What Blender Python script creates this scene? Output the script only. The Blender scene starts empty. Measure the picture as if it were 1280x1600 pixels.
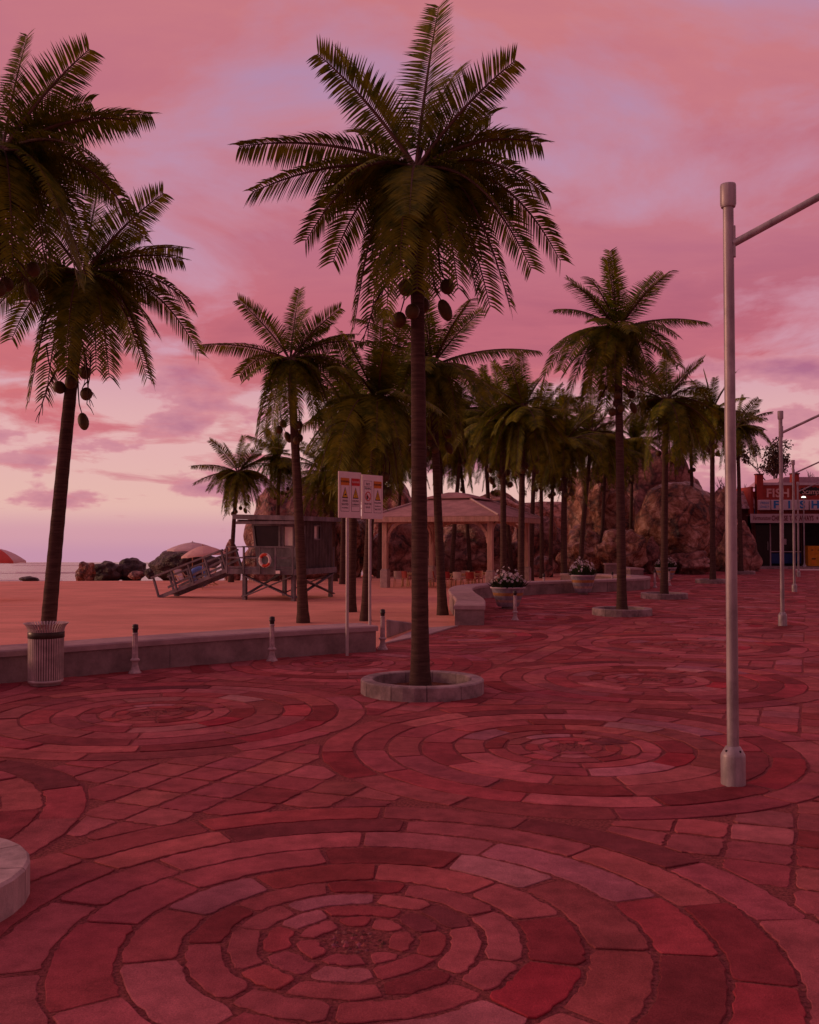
import bpy, bmesh, math, random
from mathutils import Vector, Matrix, noise
R = math.radians
C = bpy.context.scene.collection
scene = bpy.context.scene

# ------------------------------------------------------------------ camera
F = 1520.0
PITCH = math.atan(41 / F)
H = 2.5
SAND = -0.12
cp, sp = math.cos(PITCH), math.sin(PITCH)

def ray(u, v):
    a, b = (u - 640) / F, (800 - v) / F
    return Vector((a, cp - b * sp, sp + b * cp))

def gp(u, v, z=0.0):
    d = ray(u, v)
    t = (z - H) / d.z
    return Vector((d.x * t, d.y * t, z))

def at(u, v, Y):
    d = ray(u, v)
    t = Y / d.y
    return Vector((d.x * t, Y, H + d.z * t))

cam = bpy.data.cameras.new("camera")
cam_o = bpy.data.objects.new("camera", cam)
C.objects.link(cam_o)
cam_o.location = (0, 0, H)
cam_o.rotation_euler = (R(90) + PITCH, 0, 0)
cam.sensor_fit = 'VERTICAL'
cam.sensor_height = 24
cam.lens = 24 * F / 1600
cam.clip_start = 0.1
cam.clip_end = 3000
scene.camera = cam_o

E1 = Vector((0.3795, 0.9252, 0))      # along the promenade
E2 = Vector((0.9252, -0.3795, 0))     # across it
YAW = math.atan2(E2.y, E2.x)

# ------------------------------------------------------------------ materials
def mat(name, col, rough=0.6, var=0.25, scale=6.0, bump=0.0, bscale=40.0, spec=0.3, metal=0.0, col2=None, detail=5.0,
        stretch=(1, 1, 1), attr=None, lo=0.35, hi=0.65, translucent=0.0):
    m = bpy.data.materials.new(name)
    m.use_nodes = True
    nt = m.node_tree
    n, l = nt.nodes, nt.links
    b = n["Principled BSDF"]
    b.inputs["Roughness"].default_value = rough
    b.inputs["Specular IOR Level"].default_value = spec
    b.inputs["Metallic"].default_value = metal
    tc = n.new("ShaderNodeTexCoord")
    mp = n.new("ShaderNodeMapping")
    mp.inputs["Scale"].default_value = stretch
    l.new(tc.outputs["Object"], mp.inputs["Vector"])
    ns = n.new("ShaderNodeTexNoise")
    ns.inputs["Scale"].default_value = scale
    ns.inputs["Detail"].default_value = detail
    ns.inputs["Roughness"].default_value = 0.65
    l.new(mp.outputs[0], ns.inputs["Vector"])
    rp = n.new("ShaderNodeValToRGB")
    rp.color_ramp.elements[0].position = lo
    rp.color_ramp.elements[1].position = hi
    l.new(ns.outputs["Fac"], rp.inputs[0])
    if attr:
        at_ = n.new("ShaderNodeAttribute")
        at_.attribute_name = attr
        rp.color_ramp.elements[0].color = (1 - var,) * 3 + (1,)
        rp.color_ramp.elements[1].color = (1 + var * .4,) * 3 + (1,)
        mx = n.new("ShaderNodeMix")
        mx.data_type = 'RGBA'
        mx.blend_type = 'MULTIPLY'
        mx.inputs[0].default_value = 1
        l.new(at_.outputs["Color"], mx.inputs[6])
        l.new(rp.outputs[0], mx.inputs[7])
        colout = mx.outputs[2]
    else:
        c2 = col2 or tuple(min(1, c * (1 + var)) for c in col)
        c1 = tuple(c * (1 - var) for c in col) if not col2 else col
        rp.color_ramp.elements[0].color = (*c1, 1)
        rp.color_ramp.elements[1].color = (*c2, 1)
        colout = rp.outputs[0]
    l.new(colout, b.inputs["Base Color"])
    if bump:
        n2 = n.new("ShaderNodeTexNoise")
        n2.inputs["Scale"].default_value = bscale
        n2.inputs["Detail"].default_value = 6
        n2.inputs["Roughness"].default_value = 0.7
        l.new(mp.outputs[0], n2.inputs["Vector"])
        bp = n.new("ShaderNodeBump")
        bp.inputs["Strength"].default_value = bump
        bp.inputs["Distance"].default_value = 0.03
        l.new(n2.outputs["Fac"], bp.inputs["Height"])
        l.new(bp.outputs[0], b.inputs["Normal"])
    if translucent:
        tr = n.new("ShaderNodeBsdfTranslucent")
        l.new(colout, tr.inputs["Color"])
        ms = n.new("ShaderNodeMixShader")
        ms.inputs[0].default_value = translucent
        l.new(b.outputs[0], ms.inputs[1])
        l.new(tr.outputs[0], ms.inputs[2])
        l.new(ms.outputs[0], n["Material Output"].inputs["Surface"])
    return m

M = {}
M['paver'] = mat('paver_stone', (.4, .12, .14), .8, .26, 5.0, .5, 55, .08, attr='col', detail=9)
def weather(m, scale, lo, hi, dark, grain):
    """overlay of broad stains and fine grain on a material's base colour"""
    n, l = m.node_tree.nodes, m.node_tree.links
    b = n["Principled BSDF"]
    src = b.inputs["Base Color"].links[0].from_socket
    tc_ = n.new("ShaderNodeTexCoord")
    for sc_, a0, a1, c0, det in ((scale, lo, hi, dark, 8), (scale * 90, .3, .7, 1 - grain, 3)):
        q = n.new("ShaderNodeTexNoise")
        q.inputs["Scale"].default_value = sc_
        q.inputs["Detail"].default_value = det
        q.inputs["Roughness"].default_value = .7
        l.new(tc_.outputs["Object"], q.inputs["Vector"])
        r = n.new("ShaderNodeValToRGB")
        r.color_ramp.elements[0].position, r.color_ramp.elements[1].position = a0, a1
        r.color_ramp.elements[0].color = (c0, c0, c0, 1)
        r.color_ramp.elements[1].color = (1.06, 1.06, 1.06, 1)
        l.new(q.outputs["Fac"], r.inputs[0])
        x = n.new("ShaderNodeMix")
        x.data_type, x.blend_type = 'RGBA', 'MULTIPLY'
        x.inputs[0].default_value = 1
        l.new(src, x.inputs[6])
        l.new(r.outputs[0], x.inputs[7])
        src = x.outputs[2]
    l.new(src, b.inputs["Base Color"])
weather(M['paver'], 1.1, .36, .56, .76, .36)
M['mortar'] = mat('mortar_gravel', (.33, .10, .10), .9, .45, 38, 1.0, 70, .05)
M['sand'] = mat('beach_sand', (.80, .385, .285), .95, .10, .35, .6, 9, .05, stretch=(1, 2.2, 1))
M['concrete'] = mat('seat_concrete', (.36, .28, .27), .85, .16, 1.6, .25, 30, .15)
M['coping'] = mat('coping_concrete', (.50, .38, .38), .8, .10, 2.0, .2, 40, .15)
M['kerbstone'] = mat('kerb_stone', (.36, .29, .29), .8, .25, 3.0, .35, 30, .2)
M['palestone'] = mat('pale_kerb_stone', (.55, .45, .42), .7, .22, 5.0, .35, 30, .2, stretch=(1, 1, .5))
M['soil'] = mat('planting_soil', (.17, .075, .05), .95, .4, 9, .9, 40, .05)
M['trunk'] = mat('palm_bark', (.088, .054, .043), .85, .35, 3.0, .5, 6, .15, stretch=(1, 1, 9))
M['frond'] = mat('palm_leaf', (.042, .072, .004), .55, .6, 3.5, 0, 1, .15, col2=(.215, .23, .012), translucent=.25)  # leaf highlights put into the colour as a lighter yellow-green
M['rachis'] = mat('frond_midrib', (.11, .06, .038), .6, .25, 4)
M['nut'] = mat('coconut_husk', (.085, .058, .018), .55, .3, 5, .2, 30)
M['stalk'] = mat('flower_stalk', (.07, .032, .022), .8, .3, 5)
M['pole'] = mat('galvanised_steel', (.38, .355, .36), .42, .28, 7, .05, 40, .5, .15, stretch=(1, 1, .12))
M['signmetal'] = mat('sign_post_metal', (.55, .5, .48), .4, .1, 5, 0, 1, .5, .2)
M['signwhite'] = mat('sign_white', (.90, .84, .80), .5, .05, 4)
M['black'] = mat('black_paint', (.02, .016, .016), .5, .2, 6)
M['orange'] = mat('orange_print', (.70, .23, .02), .5, .1, 6)
M['red'] = mat('red_print', (.62, .03, .025), .5, .1, 6)
M['yellow'] = mat('yellow_print', (.75, .48, .02), .5, .1, 6)
M['binmetal'] = mat('bin_slats', (.52, .44, .42), .45, .25, 4, 0, 1, .5, .25)
M['binband'] = mat('bin_band', (.05, .04, .03), .35, .3, 5, 0, 1, .5, .3)
M['bindark'] = mat('bin_liner', (.20, .14, .13), .8, .3, 6)
M['bollard'] = mat('bollard_grey', (.52, .42, .42), .5, .3, 9, .1, 30, .4)
M['bollardcap'] = mat('bollard_cap_dark', (.035, .028, .028), .4, .3, 9, 0, 1, .5)
M['planks'] = mat('tower_timber', (.225, .205, .225), .85, .3, 3, .35, 14, .15, stretch=(1, 1, .35))
M['plankshade'] = mat('tower_timber_shaded', (.11, .09, .09), .85, .3, 3, .35, 14, .15, stretch=(2.5, 2.5, .4))  # darker copy of the tower timber, side-wall shade put into the colour
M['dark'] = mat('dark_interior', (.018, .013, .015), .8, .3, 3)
M['glass'] = mat('window_glass', (.03, .015, .015), .25, .2, 2, 0, 1, .25)
M['paleglass'] = mat('sky_pale_glass', (.85, .78, .72), .35, .1, 2, 0, 1, .6)  # pale colour stands in for bright sky seen through the window
M['buoyred'] = mat('buoy_orange', (.56, .05, .022), .5, .1, 5)
M['buoywhite'] = mat('buoy_white', (.75, .68, .64), .5, .08, 5)
M['canvas_peach'] = mat('peach_canvas', (.82, .62, .56), .8, .08, 3, translucent=.3)
M['canvas_white'] = mat('white_canvas', (.80, .72, .72), .8, .06, 3, translucent=.3)
M['canvas_red'] = mat('red_canvas', (.72, .15, .12), .8, .08, 3, translucent=.3)
M['swim'] = mat('blue_vinyl', (.09, .22, .55), .4, .12, 3, 0, 1, .5)
M['wood'] = mat('pale_wood', (.52, .33, .2), .7, .25, 6, .15, 20, stretch=(1, 1, .3))
M['gazwood'] = mat('gazebo_timber', (.52, .34, .27), .75, .22, 4, .2, 18, stretch=(1.5, 1.5, .3))
M['sleeve'] = mat('post_sleeve_stone', (.42, .33, .31), .85, .2, 5, .4, 25)
M['shingle'] = mat('roof_shingles', (.44, .26, .24), .85, .22, 1.6, .4, 9, stretch=(1, 1, 3))
M['ridge'] = mat('ridge_cap', (.52, .40, .37), .7, .1, 4)
M['chairred'] = mat('red_seat_plastic', (.27, .03, .028), .5, .1, 5)
M['chairpale'] = mat('pale_seat_plastic', (.55, .46, .40), .5, .1, 5)
M['potblue'] = mat('pot_blue_glaze', (.30, .285, .34), .5, .3, 6, .1, 20, .4)
M['potorange'] = mat('pot_orange_glaze', (.44, .23, .09), .5, .3, 6, .1, 20, .4)
M['potpale'] = mat('pot_pale_glaze', (.48, .33, .28), .5, .3, 6, .1, 20, .4)
M['leaf'] = mat('planter_leaf', (.035, .06, .015), .55, .4, 6, translucent=.15)
M['petal'] = mat('white_petals', (.72, .66, .70), .6, .1, 8, translucent=.2)
M['shopred'] = mat('red_render', (.34, .052, .040), .8, .15, 2, .2, 20)
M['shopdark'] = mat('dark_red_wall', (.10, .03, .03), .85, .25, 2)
M['cornice'] = mat('cornice_white', (.58, .50, .54), .7, .08, 3)
M['fascia'] = mat('fascia_board', (.50, .42, .44), .6, .06, 3)
M['letter_pale'] = mat('pale_letters', (.66, .42, .38), .6, .08, 4)
M['letter_dark'] = mat('dark_red_letters', (.15, .02, .025), .6, .1, 4)
M['letter_blue'] = mat('blue_letters', (.03, .22, .52), .5, .1, 4)
M['lightbox'] = mat('sign_box_white', (.60, .52, .55), .5, .06, 3)
M['bluepanel'] = mat('blue_panel', (.02, .055, .20), .5, .15, 3)
M['yellowbox'] = mat('yellow_enamel', (.62, .26, .015), .5, .15, 3)
M['slate'] = mat('pale_roof_sheet', (.52, .36, .42), .6, .12, 3)
M['pave'] = mat('pavement_concrete', (.30, .22, .22), .85, .2, 2, .2, 20)
M['bark'] = mat('dark_bark', (.05, .03, .028), .9, .3, 8)
M['redleaf'] = mat('dark_red_leaves', (.055, .03, .018), .7, .4, 4)

weather(M['concrete'], .8, .36, .58, .72, .14)
weather(M['coping'], .9, .36, .58, .78, .14)
weather(M['kerbstone'], 1.5, .36, .58, .68, .16)
weather(M['palestone'], 1.8, .38, .60, .62, .18)
weather(M['sand'], .25, .36, .60, .90, .10)
weather(M['pole'], 1.6, .34, .52, .62, .06)
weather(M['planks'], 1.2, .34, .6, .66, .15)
weather(M['plankshade'], 1.2, .34, .6, .66, .15)
# lamp that is lit
lm = bpy.data.materials.new('lit_lamp_glass')
lm.use_nodes = True
lb = lm.node_tree.nodes["Principled BSDF"]
lb.inputs["Base Color"].default_value = (.9, .85, .8, 1)
lb.inputs["Emission Color"].default_value = (1, .92, .8, 1)
lb.inputs["Emission Strength"].default_value = 2.5
M['lit'] = lm

def rock_mat(name, c1, c2, c3, gloss):
    m = bpy.data.materials.new(name)
    m.use_nodes = True
    n, l = m.node_tree.nodes, m.node_tree.links
    b = n["Principled BSDF"]
    tc = n.new("ShaderNodeTexCoord")
    ns = n.new("ShaderNodeTexNoise")
    ns.inputs["Scale"].default_value = .9
    ns.inputs["Detail"].default_value = 10
    ns.inputs["Roughness"].default_value = .76
    ns.inputs["Distortion"].default_value = .5
    l.new(tc.outputs["Object"], ns.inputs["Vector"])
    rp = n.new("ShaderNodeValToRGB")
    e = rp.color_ramp.elements
    e[0].position, e[0].color = .38, (*c1, 1)
    e[1].position, e[1].color = .63, (*c3, 1)
    k = e.new(.5)
    k.color = (*c2, 1)
    l.new(ns.outputs["Fac"], rp.inputs[0])
    vo = n.new("ShaderNodeTexVoronoi")
    vo.feature = 'DISTANCE_TO_EDGE'
    vo.inputs["Scale"].default_value = .9
    n3 = n.new("ShaderNodeTexNoise")
    n3.inputs["Scale"].default_value = 1.3
    n3.inputs["Detail"].default_value = 5
    l.new(tc.outputs["Object"], n3.inputs["Vector"])
    mxv = n.new("ShaderNodeMix")
    mxv.data_type = 'VECTOR'
    mxv.inputs[0].default_value = .35
    l.new(tc.outputs["Object"], mxv.inputs[4])
    l.new(n3.outputs["Color"], mxv.inputs[5])
    l.new(mxv.outputs[1], vo.inputs["Vector"])
    cr = n.new("ShaderNodeValToRGB")
    cr.color_ramp.elements[0].color = (.22, .18, .18, 1)
    cr.color_ramp.elements[1].position = .07
    cr.color_ramp.elements[1].color = (1, 1, 1, 1)
    l.new(vo.outputs["Distance"], cr.inputs[0])
    mu = n.new("ShaderNodeMix")
    mu.data_type = 'RGBA'
    mu.blend_type = 'MULTIPLY'
    mu.inputs[0].default_value = .8
    l.new(rp.outputs[0], mu.inputs[6])
    l.new(cr.outputs[0], mu.inputs[7])
    l.new(mu.outputs[2], b.inputs["Base Color"])
    b.inputs["Roughness"].default_value = gloss
    b.inputs["Specular IOR Level"].default_value = .5
    n2 = n.new("ShaderNodeTexNoise")
    n2.inputs["Scale"].default_value = 1.6
    n2.inputs["Detail"].default_value = 9
    n2.inputs["Roughness"].default_value = .62
    l.new(tc.outputs["Object"], n2.inputs["Vector"])
    bp = n.new("ShaderNodeBump")
    bp.inputs["Strength"].default_value = 1.0
    bp.inputs["Distance"].default_value = .55
    l.new(n2.outputs["Fac"], bp.inputs["Height"])
    l.new(bp.outputs[0], b.inputs["Normal"])
    return m

M['rock'] = rock_mat('red_brown_rock', (.045, .020, .019), (.33, .135, .105), (.66, .38, .31), .38)
M['rockwet'] = rock_mat('glossy_rock', (.035, .014, .012), (.34, .14, .075), (.78, .50, .38), .16)
M['rocksea'] = rock_mat('dark_sea_rock', (.018, .012, .012), (.05, .03, .03), (.11, .07, .06), .45)

# sea
m = bpy.data.materials.new('sea_water')
m.use_nodes = True
n, l = m.node_tree.nodes, m.node_tree.links
b = n["Principled BSDF"]
b.inputs["Base Color"].default_value = (.20, .13, .14, 1)
b.inputs["Roughness"].default_value = .16
b.inputs["IOR"].default_value = 1.33
tc = n.new("ShaderNodeTexCoord")
mp = n.new("ShaderNodeMapping")
mp.inputs["Scale"].default_value = (.10, .5, 1)
ns = n.new("ShaderNodeTexNoise")
ns.inputs["Scale"].default_value = 1.0
ns.inputs["Detail"].default_value = 6
l.new(tc.outputs["Object"], mp.inputs["Vector"])
l.new(mp.outputs[0], ns.inputs["Vector"])
bp = n.new("ShaderNodeBump")
bp.inputs["Strength"].default_value = .35
bp.inputs["Distance"].default_value = .5
l.new(ns.outputs["Fac"], bp.inputs["Height"])
l.new(bp.outputs[0], b.inputs["Normal"])
M['sea'] = m
M['foam'] = mat('sea_foam', (.75, .65, .66), .7, .15, 2)

# ------------------------------------------------------------------ mesh builder
class MB:
    def __init__(s, T=None):
        s.v, s.f, s.mi, s.mats = [], [], [], []
        s.T = T or Matrix.Identity(4)
        s.smooth = []
    def m(s, name):
        if name not in s.mats:
            s.mats.append(name)
        return s.mats.index(name)
    def add(s, verts, faces, mname, smooth=False):
        o = len(s.v)
        k = s.m(mname)
        s.v += [tuple(s.T @ Vector(p)) for p in verts]
        for f in faces:
            s.f.append(tuple(i + o for i in f))
            s.mi.append(k)
            s.smooth.append(smooth)
        return s
    def box(s, lo, hi, m, T=None, bev=0.0):
        x0, y0, z0 = lo
        x1, y1, z1 = hi
        if bev:
            bm = bmesh.new()
            bmesh.ops.create_cube(bm, size=1)
            for v in bm.verts:
                v.co = Vector((x0 + (v.co.x + .5) * (x1 - x0), y0 + (v.co.y + .5) * (y1 - y0), z0 + (v.co.z + .5) * (z1 - z0)))
            bmesh.ops.bevel(bm, geom=list(bm.edges), offset=bev, segments=1, affect='EDGES')
            vs = [v.co.copy() for v in bm.verts]
            bm.verts.index_update()
            fs = [[v.index for v in f.verts] for f in bm.faces]
            bm.free()
        else:
            vs = [(x0, y0, z0), (x1, y0, z0), (x1, y1, z0), (x0, y1, z0), (x0, y0, z1), (x1, y0, z1), (x1, y1, z1), (x0, y1, z1)]
            fs = [(0, 3, 2, 1), (4, 5, 6, 7), (0, 1, 5, 4), (1, 2, 6, 5), (2, 3, 7, 6), (3, 0, 4, 7)]
        if T is not None:
            vs = [T @ Vector(p) for p in vs]
        return s.add(vs, fs, m)
    def beam(s, a, b, w, h, m, up=(0, 0, 1)):
        a, b = Vector(a), Vector(b)
        d = (b - a)
        L = d.length
        d.normalize()
        u = Vector(up)
        if abs(d.dot(u)) > .98:
            u = Vector((1, 0, 0)) if abs(d.x) < .9 else Vector((0, 1, 0))
        sx = d.cross(u).normalized()
        uz = sx.cross(d).normalized()
        T = Matrix((( sx.x, d.x, uz.x, a.x), (sx.y, d.y, uz.y, a.y), (sx.z, d.z, uz.z, a.z), (0, 0, 0, 1)))
        return s.box((-w / 2, 0, -h / 2), (w / 2, L, h / 2), m, T)
    def tube(s, pts, rad, m, n=8, cap=True, smooth=True):
        pts = [Vector(p) for p in pts]
        if not hasattr(rad, '__len__'):
            rad = [rad] * len(pts)
        vs, fs = [], []
        ref = None
        for i, p in enumerate(pts):
            t = (pts[min(i + 1, len(pts) - 1)] - pts[max(i - 1, 0)]).normalized()
            if ref is None:
                ref = Vector((1, 0, 0)) if abs(t.x) < .8 else Vector((0, 1, 0))
            a = (ref - t * ref.dot(t)).normalized()
            ref = a
            bb = t.cross(a)
            for k in range(n):
                th = 2 * math.pi * k / n
                vs.append(p + (a * math.cos(th) + bb * math.sin(th)) * rad[i])
        for i in range(len(pts) - 1):
            for k in range(n):
                k2 = (k + 1) % n
                fs.append((i * n + k, i * n + k2, (i + 1) * n + k2, (i + 1) * n + k))
        s.add(vs, fs, m, smooth)
        if cap:
            s.add(vs[:n], [tuple(range(n))[::-1]], m)
            s.add(vs[-n:], [tuple(range(n))], m)
        return s
    def lathe(s, prof, m, n=20, c=(0, 0, 0), smooth=True, T=None, cap=True):
        vs, fs = [], []
        for r, z in prof:
            for k in range(n):
                th = 2 * math.pi * k / n
                p = Vector((c[0] + r * math.cos(th), c[1] + r * math.sin(th), c[2] + z))
                vs.append(T @ p if T is not None else p)
        for i in range(len(prof) - 1):
            for k in range(n):
                k2 = (k + 1) % n
                fs.append((i * n + k, i * n + k2, (i + 1) * n + k2, (i + 1) * n + k))
        s.add(vs, fs, m, smooth)
        if not cap:
            return s
        if prof[0][0] > 1e-4:
            s.add(vs[:n], [tuple(range(n))[::-1]], m)
        if prof[-1][0] > 1e-4:
            s.add(vs[-n:], [tuple(range(n))], m)
        return s
    def ball(s, c, r, m, n=10, k=7, T=None):
        prof = [(r[0] * math.sin(math.pi * i / k), -math.cos(math.pi * i / k)) for i in range(k + 1)]
        vs, fs = [], []
        for q, z in prof:
            for j in range(n):
                th = 2 * math.pi * j / n
                p = Vector((c[0] + q * math.cos(th), c[1] + q * math.sin(th) * r[1] / r[0], c[2] + z * r[2]))
                vs.append(p)
        for i in range(k):
            for j in range(n):
                j2 = (j + 1) % n
                fs.append((i * n + j, i * n + j2, (i + 1) * n + j2, (i + 1) * n + j))
        return s.add(vs, fs, m, True)
    def prism(s, poly, y0, y1, m):
        """poly in x,z; extruded along y"""
        k = len(poly)
        vs = [(x, y0, z) for x, z in poly] + [(x, y1, z) for x, z in poly]
        fs = [tuple(range(k)), tuple(range(2 * k - 1, k - 1, -1))]
        fs += [(i, i + k, (i + 1) % k + k, (i + 1) % k) for i in range(k)]
        return s.add(vs, fs, m)
    def mesh(s, name):
        me = bpy.data.meshes.new(name)
        me.from_pydata(s.v, [], s.f)
        for q in s.mats:
            me.materials.append(M[q])
        me.polygons.foreach_set('material_index', s.mi)
        me.polygons.foreach_set('use_smooth', s.smooth)
        me.update()
        return me
    def build(s, name, parent=None, loc=(0, 0, 0)):
        return link(name, s.mesh(name), parent, loc)

def link(name, me, parent=None, loc=(0, 0, 0), rot=(0, 0, 0), sc=1.0):
    o = bpy.data.objects.new(name, me)
    C.objects.link(o)
    o.location = loc
    o.rotation_euler = rot
    o.scale = (sc, sc, sc)
    if parent:
        o.parent = parent
    return o

def tag(o, label, cat, group=None):
    o['label'] = label
    o['category'] = cat
    if group:
        o['group'] = group
    return o

def thing(name, label, cat, loc=(0, 0, 0), rz=0, group=None):
    o = bpy.data.objects.new(name, None)
    C.objects.link(o)
    o.location = loc
    o.rotation_euler = (0, 0, rz)
    o.empty_display_size = .2
    return tag(o, label, cat, group)

def struct(o, kind='structure'):
    o['kind'] = kind
    return o

def dup(root, loc, rz, label):
    r = root.copy()
    C.objects.link(r)
    r.location = loc
    r.rotation_euler = (0, 0, rz)
    r['label'] = label
    for ch in list(root.children):
        c = ch.copy()
        C.objects.link(c)
        c.parent = r
        for g in list(ch.children):
            d = g.copy()
            C.objects.link(d)
            d.parent = c
    return r

def text_geo(body, size, extrude=.004, shear=0.0, sx=1.0, align='CENTER', bold=0.0):
    """centred text in x,z plane facing -y; returns verts, faces"""
    cu = bpy.data.curves.new('text', 'FONT')
    cu.body = body
    cu.size = size
    cu.extrude = extrude
    cu.shear = shear
    cu.offset = bold
    cu.space_character = 1.0 + bold * 4
    cu.align_x = align
    cu.align_y = 'CENTER'
    cu.resolution_u = 3
    o = bpy.data.objects.new('text', cu)
    C.objects.link(o)
    bpy.context.view_layer.update()
    me = bpy.data.meshes.new_from_object(o.evaluated_get(bpy.context.evaluated_depsgraph_get()))
    vs = [Vector((v.co.x * sx, -v.co.z, v.co.y)) for v in me.vertices]
    fs = [tuple(p.vertices) for p in me.polygons]
    bpy.data.objects.remove(o)
    bpy.data.curves.remove(cu)
    bpy.data.meshes.remove(me)
    return vs, fs

def put_text(mb, body, size, pos, m, **kw):
    vs, fs = text_geo(body, size, **kw)
    p = Vector(pos)
    mb.add([v + p for v in vs], fs, m)

def catmull(pts, step=.4):
    P = [Vector(p) for p in pts]
    P = [P[0] * 2 - P[1]] + P + [P[-1] * 2 - P[-2]]
    out = []
    for i in range(1, len(P) - 2):
        n_ = max(2, int((P[i + 1] - P[i]).length / step))
        for k in range(n_):
            t = k / n_
            a, b_, c, d = P[i - 1], P[i], P[i + 1], P[i + 2]
            out.append(.5 * ((2 * b_) + (c - a) * t + (2 * a - 5 * b_ + 4 * c - d) * t * t + (3 * b_ - a - 3 * c + d) * t ** 3))
    out.append(P[-2])
    return out

# ------------------------------------------------------------------ sky + sun
w = bpy.data.worlds.new("World")
scene.world = w
w.use_nodes = True
nt = w.node_tree
n, l = nt.nodes, nt.links
n.clear()
SUN = Vector((-.93, .16, .19)).normalized()
SUN_EL = math.asin(SUN.z)
SUN_AZ = math.atan2(SUN.x, SUN.y)

def s2l(c):
    return tuple((x / 255 / 12.92) if x / 255 <= .04045 else ((x / 255 + .055) / 1.055) ** 2.4 for x in c)

def ramp(pts, src):
    r = n.new("ShaderNodeValToRGB")
    r.color_ramp.interpolation = 'EASE'
    els = r.color_ramp.elements
    for i, (p, c) in enumerate(pts):
        e = els[i] if i < 2 else els.new(p)
        e.position = p
        e.color = (*s2l(c), 1) if max(c) > 1.5 else (*c, 1)
    l.new(src, r.inputs[0])
    return r.outputs[0]

def math_(op, a, b_=None, clamp=False):
    q = n.new("ShaderNodeMath")
    q.operation = op
    q.use_clamp = clamp
    for i, x in enumerate((a, b_)):
        if x is None:
            continue
        if isinstance(x, (int, float)):
            q.inputs[i].default_value = x
        else:
            l.new(x, q.inputs[i])
    return q.outputs[0]

def mix(fac, a, b_, mode='MIX'):
    q = n.new("ShaderNodeMix")
    q.data_type = 'RGBA'
    q.blend_type = mode
    for i, x in ((0, fac), (6, a), (7, b_)):
        if isinstance(x, (int, float)):
            q.inputs[i].default_value = x
        elif isinstance(x, tuple):
            q.inputs[i].default_value = (*x, 1)
        else:
            l.new(x, q.inputs[i])
    return q.outputs[2]

tc = n.new("ShaderNodeTexCoord")
nrm = n.new("ShaderNodeVectorMath")
nrm.operation = 'NORMALIZE'
l.new(tc.outputs["Generated"], nrm.inputs[0])
sep = n.new("ShaderNodeSeparateXYZ")
l.new(nrm.outputs[0], sep.inputs[0])
X, Y, Z = sep.outputs
zz = math_('ADD', math_('MAXIMUM', Z, 0.0), .14)
comb = n.new("ShaderNodeCombineXYZ")
l.new(math_('DIVIDE', X, zz), comb.inputs[0])
l.new(math_('DIVIDE', Y, zz), comb.inputs[1])

def cloud(scale, loc, detail=7, rough=.55, dist=.6, stretch=(1, 1, 1)):
    mp_ = n.new("ShaderNodeMapping")
    mp_.inputs["Location"].default_value = loc
    mp_.inputs["Scale"].default_value = stretch
    l.new(comb.outputs[0], mp_.inputs["Vector"])
    q = n.new("ShaderNodeTexNoise")
    q.inputs["Scale"].default_value = scale
    q.inputs["Detail"].default_value = detail
    q.inputs["Roughness"].default_value = rough
    q.inputs["Distortion"].default_value = dist
    l.new(mp_.outputs[0], q.inputs["Vector"])
    return q.outputs["Fac"]

zr = math_('ADD', Z, .05)        # ramp coordinate: 0 at 3 degrees under the horizon
clear = ramp([(0, (190, 140, 166)), (.032, (194, 142, 166)), (.055, (206, 152, 165)), (.085, (224, 178, 170)), (.15, (222, 172, 172)),
              (.24, (204, 150, 168)), (.36, (188, 140, 166)), (.50, (174, 136, 170)), (1.0, (150, 128, 168))], zr)
pink = ramp([(0, (176, 122, 160)), (.05, (190, 126, 150)), (.09, (196, 120, 140)), (.14, (200, 114, 130)), (.20, (200, 110, 120)),
             (.26, (194, 106, 122)), (.34, (196, 117, 129)), (.45, (201, 122, 128)), (.55, (205, 126, 126)), (1.0, (180, 112, 126))], zr)
dusk = ramp([(0, (160, 104, 146)), (.08, (172, 98, 132)), (.15, (170, 98, 122)), (.26, (168, 90, 112)), (.34, (180, 104, 126)), (.6, (190, 114, 128)), (1.0, (160, 106, 126))], zr)
c1 = cloud(1.55, (7.5, 6.1, 0), 9, .58, .35, (1.0, 1.0, 1))
c2 = cloud(3.1, (8.3, 4.2, 0), 8, .6, .4, (.6, 1.2, 1))
c3 = cloud(.55, (1.3, 7.7, 0), 4, .5, .3, (1, 1, 1))
# puffs near the horizon are sparser than the sheet overhead
cover = ramp([(0, (0, 0, 0)), (.05, (.0, .0, .0)), (.10, (.07, .07, .07)), (.165, (.12, .12, .12)), (.25, (.305, .31, .31)), (.34, (.28, .28, .28)), (.6, (.30, .29, .29)), (1, (.3, .3, .3))], zr)
hard = ramp([(0, (1, 1, 1)), (.16, (.9, .9, .9)), (.34, (.50, .50, .50)), (1, (.42, .42, .42))], zr)
den = math_('ADD', math_('ADD', math_('MULTIPLY', c1, .75), math_('MULTIPLY', c3, .45)), cover)
f1 = math_('MULTIPLY', math_('SUBTRACT', den, .735), math_('MULTIPLY', hard, 13.0), True)
f2 = math_('MULTIPLY', math_('SUBTRACT', c2, .44), 5.0, True)
thick = math_('MULTIPLY', math_('SUBTRACT', den, .79), 7.0, True)
col = mix(f1, clear, mix(math_('MULTIPLY', math_('ADD', math_('MULTIPLY', f2, .5), math_('MULTIPLY', thick, .5)), .85), pink, dusk))
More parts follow.
